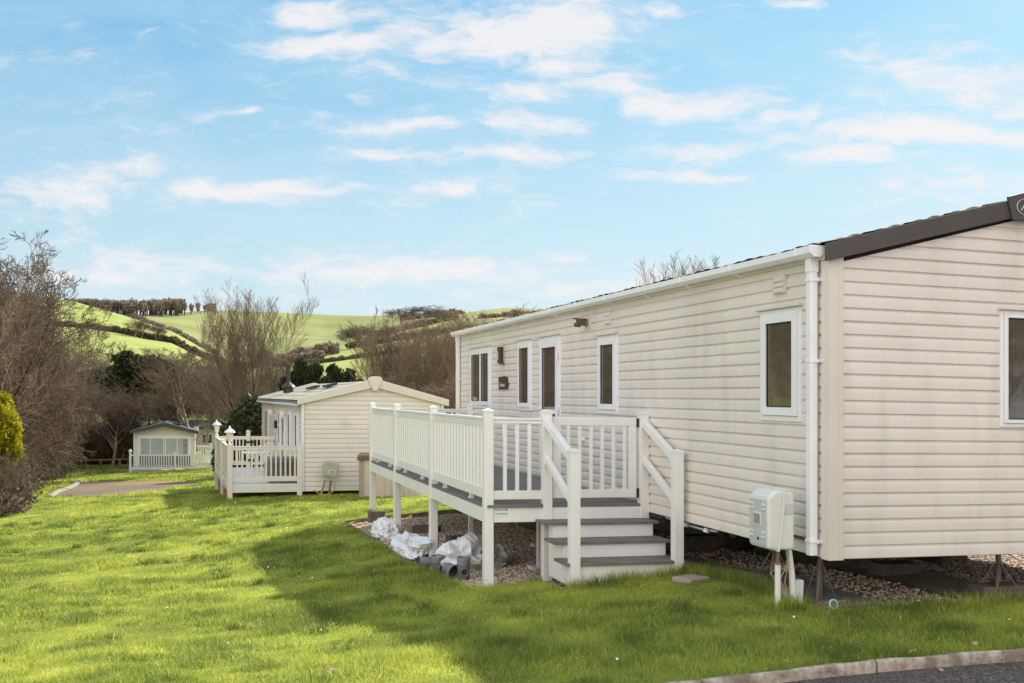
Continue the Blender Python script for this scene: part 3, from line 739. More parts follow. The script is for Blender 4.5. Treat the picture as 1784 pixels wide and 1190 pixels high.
for u, v in ((-.9,4.6),(-.3,6.4),(-1.0,7.5)):
    mb = MB(HOME); z = pt(u, v); mb.box(u-.03,u+.03,v-.03,v+.03,z,.34); mb.box(u-.12,u+.12,v-.1,v+.1,z-.02,z+.03); mb.build('support_leg', M['deckw'], deck)
# rails
def rail_u(v, u0, u1, parent, n=None, sp=.13, first=None, fr=HOME, m='deckw', z=(.632,.54,1.345,1.41), bw=.02):
    mb = MB(fr); mb.box(u0, u1, v-.035, v+.035, z[3]-.026, z[3]); mb.box(u0, u1, v-.024, v+.024, z[2], z[3]-.027); mb.build('top_rail', M[m], parent, bevel=.004)
    mb = MB(fr); mb.box(u0, u1, v-.024, v+.024, z[1], z[0]); mb.build('bottom_rail', M[m], parent, bevel=.004)
    n = n or max(1, int(round((u1-u0)/sp))-1); s = (u1-u0)/(n+1)
    for k in range(n):
        c = u0+s*(k+1); mb = MB(fr); mb.box(c-bw, c+bw, v-.014, v+.014, z[0], z[2]); mb.build('baluster', M[m], parent, bevel=.003)
rail_u(VF, UL+.05, -1.24, deck, n=3)
rail_u(11.17, UL+.05, -.12, deck, sp=.14)
# solid side panels, ribbed
for i in range(3):
    v0, v1 = SP[i]+.052, SP[i+1]-.052
    mb = MB(HOME); mb.box(UL-.035, UL+.035, v0, v1, 1.384, 1.41); mb.box(UL-.024, UL+.024, v0, v1, 1.31, 1.383); mb.build('top_rail', M['deckw'], deck, bevel=.004)
    mb = MB(HOME); mb.box(UL-.024, UL+.024, v0, v1, .545, .655); br = mb.build('bottom_rail', M['deckw'], deck, bevel=.004)
    for q in (.25, .75):
        c = v0+(v1-v0)*q; mb = MB(HOME); mb.box(UL-.02, UL+.02, c-.02, c+.02, .488, .545); mb.box(UL-.028, UL-.02, c-.035, c+.035, .49, .505); mb.build('rail_foot', M['upvc'], br)
    P = []; n = int((v1-v0)/.15)
    mb = MB(HOME); poly = []
    for k in range(n):
        a = v0+(v1-v0)*k/n; w = (v1-v0)/n
        poly += [(UL-.004, a), (UL-.018, a+w*.06), (UL-.022, a+w*.36), (UL-.018, a+w*.66), (UL-.004, a+w*.72)]
    poly += [(UL+.012, v1), (UL+.012, v0)]
    pts_b = [(p[0], p[1], .655) for p in poly]; pts_t = [(p[0], p[1], 1.31) for p in poly]; N_ = len(poly)
    mb.add(pts_b+pts_t, [(k, k+N_, (k+1) % N_+N_, (k+1) % N_) for k in range(N_)])
    mb.build('ribbed_panel', M['deckw'], deck)
# gate
g0, g1_, gb, gtp = -1.115, -.145, .55, 1.425
mb = MB(HOME); mb.box(g0, g1_, VF-.02, VF+.02, 1.335, gtp); mb.box(g0, g1_, VF-.02, VF+.02, gb, .64)
mb.box(g0, g0+.085, VF-.0195, VF+.0195, .64, 1.335); mb.box(g1_-.09, g1_, VF-.0195, VF+.0195, .64, 1.335)
gate = mb.build('gate', M['deckw'], deck, bevel=.004)
for k in range(6):
    c = g0+.085+.131*(k+.72); 
    if c > g1_-.11: break
    mb = MB(HOME); mb.box(c-.019, c+.019, VF-.013, VF+.013, .64, 1.335); mb.build('baluster', M['deckw'], gate, bevel=.003)
for z in (1.37, .60):
    mb = MB(HOME); mb.box(-.145, -.118, VF-.028, VF-.018, z-.05, z+.05); mb.tube([(-.132,VF-.026,z-.05),(-.132,VF-.026,z+.05)], .011, 8); mb.build('gate_hinge', M['black'], gate)
mb = MB(HOME); mb.box(g0+.0, g0+.05, VF+.02, VF+.05, 1.2, 1.24); mb.build('latch', M['steel'], gate)
# maker label on the beam
mb = MB(HOME); mb.box(UL+.06, UL+.205, VF-.0475, VF-.0455, .352, .448); lb = mb.build('sticker', M['white'], deck)
text_mesh('DEKBOARD', .026, HOME, (UL+.118, VF-.0485, .434), (1,0,0), (0,0,1), M['black'], 'lettering', lb, depth=.001)
mb = MB(HOME); mb.box(UL+.182, UL+.200, VF-.0495, VF-.0478, .425, .445); mb.build('red_mark', M['red'], lb)
mb = MB(HOME); mb.box(UL+.062, UL+.204, VF-.0495, VF-.0478, .385, .400); mb.build('teal_strip', M['teal'], lb)
# stairs
st = []
TR = [(.33, 3.12), (.17, 2.80), (.008, 2.455)]
zprev = DZ; vprev = VF-.05
mb = MB(HOME); mb.box(-1.14,-.06,VF-.062,VF-.046,.33,DZ-.032); mb.build('riser', M['deckw'], deck)
for i, (z, vf) in enumerate(TR):
    back = vprev+.02
    mb = MB(HOME); mb.box(-1.325, -.045, vf, vf+(back-vf)-.02, z-.028, z); mb.build('tread', M['board'], deck, bevel=.003)
    zb = TR[i+1][0] if i < 2 else -.26
    mb = MB(HOME); mb.box(-1.206, -.115 if i < 2 else -.09, vf+.028, vf+.046, zb+.0, z-.030); mb.build('riser', M['deckw'], deck, bevel=.002)
    vprev = vf+.046
# closed stringers, stepped
for u0, u1 in ((-1.225,-1.207), (-.115,-.097)):
    for i, (z, vf) in enumerate(TR):
        v1 = VF-.20 if u0 < -1 else VF-.06; 
        zb = TR[i+1][0]-.03 if i < 2 else -.25
        mb = MB(HOME); mb.box(u0, u1, vf+.03, v1, zb, z-.031); mb.build('stair_side', M['deckw'], deck, bevel=.002)
zN1, zN2 = gl(-1.235, 2.49), gl(-.125, 2.49)
n1 = post(-1.235, 2.49, -.26, 1.13); n2 = post(-.122, 2.50, -.22, 1.13)
for (ua, ub) in ((-1.20, -1.235), (-.072, -.122)):
    mb = MB(HOME); mb.beam((ua, VF-.05, 1.375), (ub, 2.54, 1.03), .062, .085, side=(1,0,0)); mb.build('handrail', M['deckw'], deck, bevel=.006)
    mb = MB(HOME); mb.beam((ua, VF-.05, .975), (ub, 2.54, .60), .052, .07, side=(1,0,0)); mb.build('lower_handrail', M['deckw'], deck, bevel=.005)
# pavers under posts, blocks on the gravel
def block_at(name, u, v, du, dv, h, label, m='block', cat='concrete block', dz=-.085, rot=0):
    z = gl(u, v, dz); p = HOME.P(u, v, z); f2 = Fr(p.x, p.y, 16.6+rot); mb = MB(f2)
    mb.box(-du/2, du/2, -dv/2, dv/2, p.z-.04, p.z+h)
    return tag(mb.build(name, M[m], None, bevel=.01, loc=p), label, cat)
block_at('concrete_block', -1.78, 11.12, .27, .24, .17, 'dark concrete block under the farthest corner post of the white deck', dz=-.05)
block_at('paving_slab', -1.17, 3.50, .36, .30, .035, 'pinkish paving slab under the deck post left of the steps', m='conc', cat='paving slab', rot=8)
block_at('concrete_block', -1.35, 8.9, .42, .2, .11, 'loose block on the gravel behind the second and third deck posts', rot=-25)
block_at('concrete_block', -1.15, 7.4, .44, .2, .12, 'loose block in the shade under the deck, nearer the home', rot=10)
# timber edging of the gravel
mb = MB(HOME)
def edge_seg(a, b):
    n = max(2, int(math.dist(a, b)/.5))
    for i in range(n):
        p = [a[0]+(b[0]-a[0])*(i+t)/n for t in (0,1)]; q_ = [a[1]+(b[1]-a[1])*(i+t)/n for t in (0,1)]
        A = (p[0], q_[0], gl(p[0], q_[0], -.05)); B_ = (p[1], q_[1], gl(p[1], q_[1], -.05))
        mb.beam(A, B_, .025, .09)
edge_seg((-2.08, 3.2), (-2.36, 11.42)); edge_seg((-2.36, 11.42), (0, 11.42)); edge_seg((-2.08, 3.2), (-1.36, 3.18)); edge_seg((-1.36, 3.18), (-1.36, 2.43)); edge_seg((-1.36, 2.43), (.03, 2.43))
p = HOME.P(-2.1, 3.2, 0)
tag(mb.build('timber_edging', M['timber'], None, loc=p), 'thin brown timber boards edging the gravel around the deck', 'edging')
p = HOME.P(.16, 1.95, 0)
block_at('stepping_stone', -.26, 1.90, .29, .24, .010, 'lone paving slab sunk in the grass right of the steps', m='slab', cat='paving slab', dz=.012, rot=22)

# ---- electricity/gas meter box on legs
MX = HOME
zg = g1(*HOME.P(-.35,.28,0)[:2])
o = MX.P(-.35, .28, zg); meter = thing('meter_box', o, 'pale grey meter box on two pipe legs beside the home corner', 'meter box')
u0, u1, v0, v1, z0, z1 = -.465, -.225, .14, .44, .45, .93
body = MB(MX)
# profile in (u, z): back shell with sloped door side
body.prism([(-.375,z0),(u1,z0),(u1,z1-.045),(u1-.02,z1-.02),(-.33,z1-.02),(-.335,z1-.1)], 'v', v0+.008, v1-.008)
bo = body.build('shell', M['meter'], meter, bevel=.02, smooth=False)
mb = MB(MX); mb.prism([(u0,z0+.01),(-.372,z0-.005),(-.328,z1-.13),(-.322,z1),(u0+.07,z1-.005),(u0,z1-.06)], 'v', v0, v1)
cv = mb.build('cover', M['meter'], meter, bevel=.022)
mb = MB(MX); mb.prism([(-.385,z0-.01),(-.365,z0-.01),(-.318,z1-.13),(-.312,z1+.006),(-.330,z1+.006),(-.338,z1-.13)], 'v', v0-.008, v1+.008); mb.build('seam_flange', M['meter'], cv, bevel=.003)
mb = MB(MX); mb.box(u0-.008, u0+.002, v0+.018, v1-.018, z0+.03, z1-.085); dr_ = mb.build('door', M['metdoor'], meter, bevel=.006)
for (v_, z_) in ((v0+.06,z1-.16),(v1-.06,z1-.16),(v0+.06,z0+.10),(v1-.06,z0+.10)):
    for dz in (0, .035):
        mb = MB(MX); mb.box(u0-.020, u0-.007, v_-.025, v_+.025, z_+dz-.009, z_+dz+.009); mb.build('latch', M['meter'], dr_, bevel=.004)
for v_ in (v0+.06, v1-.06):
    mb = MB(MX); mb.box(u0-.011, u0-.0075, v_-.012, v_+.012, z0+.16, z1-.19); mb.build('rib', M['metdoor'], dr_)
mb = MB(MX); mb.box(u0-.016, u0-.007, (v0+v1)/2-.06, (v0+v1)/2+.06, z0+.185, z0+.29); wn = mb.build('window_frame', M['meter'], dr_, bevel=.003)
mb = MB(MX); mb.box(u0-.018, u0-.0155, (v0+v1)/2-.045, (v0+v1)/2+.045, z0+.198, z0+.277); mb.build('window_pane', M['bagd'], wn)
mb = MB(MX); mb.tube([(u0-.014,(v0+v1)/2-.01,z0+.08),(u0-.006,(v0+v1)/2-.01,z0+.08)], .012, 10); mb.build('lock', M['black'], dr_)
mb = MB(MX); mb.box(-.315,u1-.01,v0+.0035,v0+.012,z1-.20,z1-.11); mb.build('hand_recess', M['metdoor'], bo, bevel=.006)
mb = MB(MX); mb.tube([(-.345,.20,zg-.05),(-.345,.20,.335)], .024, 12); lg = mb.build('leg', M['meter'], meter)
mb = MB(MX); mb.tube([(-.345,.20,.33),(-.345,.20,.345)], .030, 12); mb.tube([(-.345,.20,.345),(-.345,.20,.455)], .016, 10); mb.build('leg_joint', M['rust'], lg)
mb = MB(MX); mb.tube([(-.18,.22,zg-.08),(-.20,.23,.25),(-.225,.24,.455)], [.026,.025,.024], 12); mb.build('leg', M['meter'], meter)
mb = MB(MX)
for k in range(5):
    a = .02*math.sin(k*2.1); mb.tube([(-.25,.20,.46),(-.255,.20+a,.32),(-.27-.03*k,.22+a,.18+.02*k),(-.23,.2-a,zg)], .005, 5)
mb.build('cable', M['barkl'], meter)
# white jug behind the leg, ring of hose
p = HOME.P(-.05,.42,0); zz = g1(p.x, p.y)
mb = MB(MX); mb.prism([(-.14,zz-.03),(-.055,zz-.03),(-.04,zz+.19),(-.13,zz+.19)], 'v', .30, .38)
tag(mb.build('plastic_jug', M['bag'], None, bevel=.01, loc=p), 'white plastic jug standing behind the right leg of the meter box', 'jug')
p = HOME.P(-.02,-.0,0); zz = g1(p.x, p.y)+.03
P = [(.02+.035*math.cos(t), -.02+.01*math.sin(t), zz+.035*math.sin(t)+.02) for t in np.linspace(0, 6.28, 15)]
mb = MB(MX); mb.tube(P, .008, 6)
tag(mb.build('hose_ring', M['teal'], None, loc=p), 'small pale green ring in the grass below the home corner', 'ring')

# ---- sacks and pipes by the deck
def crumple(name, u, v, ru, rv, h, seed, m, label, rot=0, amp=.35, group=None, peak=None):
    p = HOME.P(u, v, 0); p.z = g1(p.x, p.y)-.07
    rnd = random.Random(seed); a = R(16.6+rot); ca, sa = math.cos(a), math.sin(a); V_ = []; nu, nv_ = 48, 26
    for i in range(nv_+1):
        th = math.pi*i/nv_
        for j in range(nu):
            ph = 2*math.pi*j/nu
            d = Vector((math.sin(th)*math.cos(ph), math.sin(th)*math.sin(ph), math.cos(th)))
            k = 1.05+amp*(.25-abs(mnoise.noise(d*1.7+Vector((seed,0,0))))*1.3)+.27*(.2-abs(mnoise.noise(d*3.6+Vector((0,seed,0)))))+.20*(.2-abs(mnoise.noise(d*8+Vector((0,seed,0)))))
            if peak: k += peak[3]*max(0, d.dot(Vector(peak[:3]).normalized()))**14
            x, y, z = d.x*ru*k, d.y*rv*k, max(-.02, d.z*h*k*.78+h*.36)
            V_.append((x*ca-y*sa, x*sa+y*ca, z))
    Fq = [(i*nu+j, i*nu+(j+1) % nu, (i+1)*nu+(j+1) % nu, (i+1)*nu+j) for i in range(nv_) for j in range(nu)]
    me = bpy.data.meshes.new(name); me.from_pydata(V_, [], Fq); me.materials.append(M[m])
    o = link(name, me, None, p)
    return tag(o, label, 'sack', group)
crumple('plastic_sack', -1.98, 9.0, .19, .46, .24, 11, 'bag', 'white plastic sack nearest the farthest deck post', rot=4, amp=.35, group='white sacks along the gravel edge')
crumple('plastic_sack', -2.0, 6.95, .18, .62, .24, 23, 'bag', 'long white plastic sack lying behind the third deck post', rot=2, amp=.5, peak=(.2,-.9,.8,.9), group='white sacks along the gravel edge')
crumple('plastic_sack', -1.66, 5.35, .30, .42, .28, 5, 'bag', 'white crumpled sack draped behind the grey pipe fittings', rot=-30, amp=.5, peak=(.5,-.1,1.1,.6), group='white sacks along the gravel edge')
crumple('plastic_sack', -1.36, 5.25, .19, .28, .23, 17, 'bagd', 'dark grey crumpled sack right of the white one', rot=20, amp=.7)
def fitting(u, v, h, r, rot, tilt, label, side=None, lie=False):
    p = HOME.P(u, v, 0); p.z = g1(p.x, p.y)-.07
    t = thing('pipe_fitting', p, label, 'pipe fitting', 'grey drain pipe fittings in front of the white deck')
    t.rotation_euler = (R(tilt), 0, R(rot))
    def lb(prof, n=20):
        m_ = MB(); pts = [(r_*math.cos(2*math.pi*k/n), r_*math.sin(2*math.pi*k/n), z) for r_, z in prof for k in range(n)]
        m_.add(pts, [(i*n+k, i*n+(k+1) % n, (i+1)*n+(k+1) % n, (i+1)*n+k) for i in range(len(prof)-1) for k in range(n)]); return m_
    def put(m_, name, mt, parent=t, M4=None):
        me = bpy.data.meshes.new(name); me.from_pydata([tuple((M4 @ q) if M4 else q) for q in m_.v], [], m_.f); me.materials.append(M[mt])
        for pg in me.polygons: pg.use_smooth = True
        o = link(name, me, parent); return o
    from mathutils import Matrix
    off = Matrix.Translation((0,0,r)) @ Matrix.Rotation(R(90), 4, 'X') @ Matrix.Translation((0,0,-h/2)) if lie else None
    body = put(lb([(r*.9,0),(r,0.005),(r,h*.62),(r*1.10,h*.68),(r*1.10,h*.76),(r*1.06,h*.78),(r*1.12,h*.84),(r*1.14,h),(r*1.02,h),(r*.9,h*.7),(r*.85,.01)]), 'pipe_body', 'pipe', t, off)
    put(lb([(.001,h*.55),(r*.98,h*.55)]), 'bore', 'pipein', t, off)
    if side is not None:
        rs = r*.58; Mx = Matrix.Translation((0,0,h*.36)) @ Matrix.Rotation(R(side), 4, 'Z') @ Matrix.Rotation(R(90), 4, 'Y')
        if off: Mx = off @ Mx
        put(lb([(rs,0),(rs,r*1.12),(rs*1.2,r*1.14),(rs*1.2,r*1.3),(rs,r*1.3),(rs*.9,r*.9)]), 'side_socket', 'pipe', t, Mx)
        put(lb([(.001,r*1.05),(rs*.98,r*1.05)]), 'bore', 'pipein', t, Mx)
fitting(-2.02, 5.10, .22, .072, 0, 3, 'upright grey pipe fitting with a small side socket, leftmost of the standing ones', side=-50)
fitting(-1.88, 5.15, .20, .070, 40, -10, 'tilted grey pipe fitting between the two upright ones', side=150)
fitting(-1.86, 4.46, .25, .070, 0, 2, 'upright grey pipe fitting nearest the front corner post of the deck', side=-80)
fitting(-1.96, 4.66, .20, .080, 30, 4, 'grey pipe fitting lying with its open mouth towards the camera', lie=True)
fitting(-2.03, 5.75, .24, .065, 120, 10, 'grey pipe fitting lying half hidden next to the long white sack', lie=True)

# ---- neighbour home
zgN = -.93
o = NB.P(0,0,-.85); nb = thing('mobile_home', o, 'cream mobile home with pale bargeboard and mossy roof in the middle distance', 'mobile home')
NW, NL = 3.68, 11.1
NB.f = .012
zb, ze = -.80, 1.44
mb = MB(NB); mb.box(.03,NW-.03,.03,NL-.03,zb+.01,ze-.03); mb.prism([(.03,ze-.04),(NW-.03,ze-.04),(NW/2,ze+.46)], 'v', .04, NL-.04); mb.build('body', M['dark'], nb)
siding(NB, 'v', 0, -1, .06, NW-.06, zb, ze, course=.122, ze=ze, sl=.27, zr=1.93).build('gable_wall', M['siding2'], nb)
siding(NB, 'u', 0, -1, .06, NL, zb, ze, course=.122).build('side_wall', M['siding2'], nb)
siding(NB, 'v', NL, 1, .06, NW-.06, zb, ze, course=.122, ze=ze, sl=.27, zr=1.93).build('gable_wall', M['siding2'], nb)
siding(NB, 'u', NW, 1, .06, NL, zb, ze, course=.122).build('side_wall', M['siding2'], nb)
mb = MB(NB); mb.box(-.02,.05,-.025,.0,zb,ze+.05); mb.box(-.025,0,0,.07,zb,ze+.05); mb.build('corner_trim', M['white'], nb)
mb = MB(NB); mb.box(NW-.05,NW+.02,-.025,.0,zb,ze+.05); mb.build('corner_trim', M['white'], nb)
rf = roof(NB, -.12, NW/2, ze+.06, .27, -.05, NL+.1, M['tile2'], nb, wave=.25, amp=.02, course=.42, step=.06)
for vA, vB in ((-.12,-.05), (NL+.1, NL+.15)):
    mb = MB(NB)
    mb.prism([(-.14,ze-.04),(-.14,ze+.13),(NW/2,ze+.66),(NW/2,ze+.43)], 'v', vA, vB)
    mb.prism([(NW+.14,ze-.04),(NW/2,ze+.43),(NW/2,ze+.66),(NW+.14,ze+.13)], 'v', vA+.001, vB-.001)
    mb.build('bargeboard', M['trim'], nb, bevel=.01)
mb = MB(NB); c = NW/2
mb.prism([(c-.07,ze+.36),(c-.10,ze+.45),(c-.19,ze+.62),(c-.16,ze+.69),(c-.06,ze+.715),(c+.06,ze+.715),(c+.16,ze+.69),(c+.19,ze+.62),(c+.10,ze+.45),(c+.07,ze+.36),(c+.03,ze+.345),(c-.03,ze+.345)], 'v', -.17, -.122)
mb.build('gable_finial', M['trim'], nb, bevel=.012)
mb = MB(NB); mb.box(-.20,-.12,-.02,NL+.05,ze-.02,ze+.055); mb.build('gutter', M['tile3'], nb)
mb = MB(NB); mb.tube([(-.16,-.01,ze-.02),(-.16,NL,ze-.02)], .05, 6); mb.build('gutter_trough', M['white'], nb)
for (v0, v1, z0, z1, mu, tr) in ((.75,1.35,-.02,1.22,(),()), (2.35,2.95,.05,1.22,(),()), (3.75,4.55,-.75,1.24,(),(.15,)), (4.9,5.5,.1,1.2,(),(.75,)), (8.6,9.8,-.1,1.2,(9.2,),())):
    window(nb, NB, 'u', 0, -1, v0, v1, z0, z1, mull=mu, transoms=tr, cap=False, name='door' if z0 < -.5 else 'window', bev=0)
for v in (3.2, 6.6):
    mb = MB(NB); mb.lathe((-.14,v,1.08), [(.02,.12),(.08,.06),(.09,0),(.05,-.07),(.01,-.1)], 10); mb.build('wall_lamp', M['lampw'], nb)
mb = MB(NB); mb.box(-.1,-.01,5.9,6.05,.62,.86); mb.build('sign_plate', M['black'], nb)
# roof fittings
mb = MB(NB); zf = ze+.06+.27*.85
mb.lathe((.60,8.4,zf-.02), [(.17,0),(.17,.16),(.24,.2),(.20,.26),(.09,.34),(.07,.38),(.07,.85),(.10,.86),(.10,.95),(.02,.96)], 12)
mb.build('flue', M['lampb'], nb)
for (u, v) in ((1.15, 5.0), (1.35, 2.9)):
    zq = ze+.06+.27*(u+.12)
    mb = MB(NB); mb.beam((u-.15,v+.9,zq+.05), (u-.15,v,zq+.05), .30, .06, side=(1,0,.27)); mb.build('roof_vent', M['black'], nb)

def lantern(parent, fr, u, v, z):
    mb = MB(fr); mb.lathe((u,v,z), [(.03,0),(.035,.02),(.03,.05),(.055,.07),(.055,.08)], 10); r = mb.build('lantern_stem', M['iron'], parent)
    mb = MB(fr); mb.lathe((u,v,z+.08), [(.05,0),(.095,.20)], 6); mb.build('lantern_glass', M['lampw'], r)
    mb = MB(fr); mb.lathe((u,v,z+.28), [(.14,0),(.135,.015),(.08,.07),(.03,.10),(.03,.12),(.012,.17)], 8); mb.build('lantern_cap', M['iron'], r)

# ---- neighbour deck
o = NB.P(-1.79,-.05,-.95); nd = thing('raised_deck', o, 'cream deck with lantern topped posts on the left of the middle home', 'deck')
dzn = -.60; uL = -1.79; v0 = -.02; d1 = 6.4
mb = MB(NB); mb.box(uL,-.03,v0,d1,dzn-.03,dzn); mb.build('deck_floor', M['white'], nd)
mb = MB(NB); mb.box(uL+.06,-.06,v0-.03,v0+.01,-.80,-.635); mb.build('front_beam', M['deckc'], nd, bevel=.004)
mb = MB(NB); mb.box(uL-.03,uL+.01,v0+.06,d1,-.80,-.635); mb.build('side_beam', M['deckc'], nd, bevel=.004)
zr_ = (-.40,-.53,.26,.36)
rail_u(v0, uL+.06, -.075, nd, n=13, fr=NB, m='deckc', z=zr_, bw=.02)
mb = MB(NB); v_s = [v0, 3.1, d1]
for k in range(3): post(uL, v_s[k], -1.3 if k else -1.08, .42, nd, NB, 'deckc', w=.06)
post(-.02-.06, v0, -1.08, .42, nd, NB, 'deckc', w=.06)
for v in (1.1, 2.0, 4.6): mb = MB(NB); mb.box(uL-.04,uL+.05,v,v+.11,-1.4,-.80); mb.build('under_post', M['timberl'], nd)
for i in range(2):
    a, b = v_s[i]+.06, v_s[i+1]-.06
    mb = MB(NB); mb.box(uL-.035,uL+.035,a,b,.30,.345); mb.build('top_rail', M['deckc'], nd)
    mb = MB(NB); mb.box(uL-.024,uL+.024,a,b,-.53,-.42); mb.build('bottom_rail', M['deckc'], nd)
    mb = MB(NB); n = int((b-a)/.09)
    for k in range(n):
        c = a+(b-a)*k/n; mb.box(uL-.012,uL+.012,c,c+.082,-.42,.30)
    mb.build('boarded_panel', M['deckc'], nd)
rail_u(d1, uL+.06, -.9, nd, n=7, fr=NB, m='deckc', z=zr_, bw=.02)
post(-.85, d1, -1.3, .55, nd, NB, 'deckc', w=.06)
# back gate with black strap hinges
mb = MB(NB); mb.box(-.78,-.04,d1-.02,d1+.02,.25,.36); mb.box(-.78,-.04,d1-.02,d1+.02,-.53,-.43); gt_ = mb.build('gate', M['deckc'], nd)
for k in range(6): mb = MB(NB); c = -.70+k*.115; mb.box(c-.02,c+.02,d1-.012,d1+.012,-.43,.25); mb.build('baluster', M['deckc'], gt_)
for z in (.18, -.38): mb = MB(NB); mb.box(-.95,-.62,d1-.08,d1-.065,z-.03,z+.03); mb.build('gate_hinge', M['black'], gt_)
for i, (u, v, lab) in enumerate(((uL, v0, 'x'), (uL, d1, 'y'))):
    lantern(nd, NB, u, v, .42)
# storage box and patio set on that deck
u0, u1, va, vb = -.72, -.10, .35, .95
o = NB.P(-.45,.6,dzn); sb = thing('storage_box', o, 'grey brown plastic storage box standing on the cream deck', 'storage box')
mb = MB(NB); mb.box(-.80,-.08,va,vb,dzn+.001,dzn+.50); mb.build('tub', M['store'], sb, bevel=.02)
for k in range(6): mb = MB(NB); c = -.70+k*.11; mb.box(c-.03,c+.03,va-.012,va-.001,dzn+.06,dzn+.44); mb.build('rib', M['store'], sb)
mb = MB(NB); mb.prism([(-.83,dzn+.50),(-.05,dzn+.50),(-.05,dzn+.60),(-.12,dzn+.645),(-.76,dzn+.645),(-.83,dzn+.60)], 'v', va-.04, vb+.04); mb.build('lid', M['storel'], sb, bevel=.015)
# ornate white cast table
cu, cv_ = -.98, 1.9
o = NB.P(cu,cv_,dzn); tb = thing('patio_table', o, 'round white cast metal patio table on the cream deck', 'table')
mb = MB(NB); mb.lathe((cu,cv_,dzn), [(.36,.68),(.37,.69),(.37,.71),(.36,.72)], 20); mb.build('table_top', M['iron'], tb)
for k in range(3):
    a = k*2.09+.4; mb = MB(NB); mb.tube([(cu+.05*math.cos(a),cv_+.05*math.sin(a),dzn+.68),(cu+.03*math.cos(a),cv_+.03*math.sin(a),dzn+.35),(cu+.12*math.cos(a),cv_+.12*math.sin(a),dzn+.15),(cu+.28*math.cos(a),cv_+.28*math.sin(a),dzn)], .017, 6); mb.build('leg', M['iron'], tb)
def cast_chair(cu, cv_, rot, label):
    o = NB.P(cu,cv_,dzn); t = thing('patio_chair', o, label, 'chair', 'white cast metal chairs on the cream deck')
    f2 = Fr(o.x, o.y, 18.5+rot, fall=0, z=o.z)
    mb = MB(f2); mb.lathe((0,0,.42), [(.20,0),(.21,.01),(.21,.025),(.20,.03)], 16); mb.build('seat', M['iron'], t)
    for k in range(4):
        a = math.pi/4+k*math.pi/2; mb = MB(f2); mb.tube([(.16*math.cos(a),.16*math.sin(a),.42),(.17*math.cos(a),.17*math.sin(a),.2),(.24*math.cos(a),.24*math.sin(a),0)], .013, 6); mb.build('leg', M['iron'], t)
    mb = MB(f2)
    arc = [(.22*math.cos(a), .19, .44+.48*math.sin(a)) for a in np.linspace(0, math.pi, 13)]
    mb.tube(arc, .014, 6)
    for k in range(5):
        x = -.14+k*.07; mb.tube([(x*.6,.19,.44),(x*1.2,.19,.62),(x*.5,.19,.74),(x,.19,.44+.48*math.sqrt(max(0,1-(x/.22)**2)))], .009, 5)
    for zc_ in (.6, .75):
        mb.tube([(.07*math.cos(a), .19, zc_+.07*math.sin(a)) for a in np.linspace(0, 6.28, 13)], .008, 5)
    mb.build('backrest', M['iron'], t)
cast_chair(-.95, 1.25, 180, 'white cast metal chair nearest the front rail of the cream deck')
cast_chair(-.62, 2.7, -20, 'white cast metal chair beyond the patio table on the cream deck')

# gas box and shed by the neighbour gable
GB = Fr(*NB.P(.62,-.32,0)[:2], 14, fall=0, z=0)
zg_ = g1(GB.x, GB.y); o = Vector((GB.x, GB.y, zg_))
gbx = thing('meter_box', o, 'leaning sage green gas box on thin legs against the middle home', 'meter box')
mb = MB(GB); mb.prism([(-.17,-.08),(.20,-.14),(.245,.20),(.20,.25),(-.08,.29),(-.14,.25)], 'v', -.13, .10); bd = mb.build('box', M['metgreen'], gbx, bevel=.025)
for p in bd.data.vertices: p.co.z += -.30
mb = MB(GB); mb.box(-.02,.14,-.140,-.131,-.33,-.24); mb.build('window_frame', M['bag'], bd)
mb = MB(GB); mb.box(0,.12,-.145,-.1405,-.315,-.255); mb.build('window_pane', M['bagd'], bd)
for (a, b, m_) in (((-.10,0,-.50),(-.22,0,zg_-.05),'conc'), ((.05,0,-.52),(-.02,0,zg_-.05),'steel')):
    mb = MB(GB); mb.tube([a, b], .025, 8); mb.build('leg', M[m_], gbx)
mb = MB(GB); mb.tube([(.18,0,-.53),(.14,0,-.75),(.02,-.02,zg_+.06),(-.2,-.02,zg_+.05),(-.38,0,zg_+.18)], .014, 6); mb.build('gas_hose', M['yellow'], gbx)
x, y = ((625-CX)/F*25.6, 25.6); SH = Fr(x, y, 8, fall=0, z=0); zs = g1(x, y)-.03; o = Vector((x, y, zs))
sh = thing('garden_store', o, 'beige resin garden store with brown lid behind the far deck posts', 'garden store')
mb = MB(SH); mb.box(.14,1.50,0,.02,zs,zs+.98); mb.box(0.1,1.52,.02,.75,zs,zs+.98); bdy = mb.build('body', M['shed'], sh)
for k, c in enumerate((.30,.62,.78,.93,1.08,1.22,1.36)): mb = MB(SH); mb.box(c,c+.008,-.006,-.001,zs+.05,zs+.93); mb.build('panel_groove', M['shedd'], bdy)
mb = MB(SH); mb.box(.02,.1,.03,.74,zs,zs+.98)
for k in range(7): mb.box(.008,.02,.03,.74,zs+.03+k*.135,zs+.15+k*.135)
mb.box(.02,.14,.002,.028,zs,zs+.98); mb.build('side_wall', M['shedd'], sh)
mb = MB(SH); mb.prism([(-.05,zs+.96),(1.55,zs+.96),(1.55,zs+1.03),(1.50,zs+1.09),(0.06,zs+1.09),(-.02,zs+1.05)], 'v', -.06, .80); mb.build('lid', M['shedl'], sh, bevel=.02)

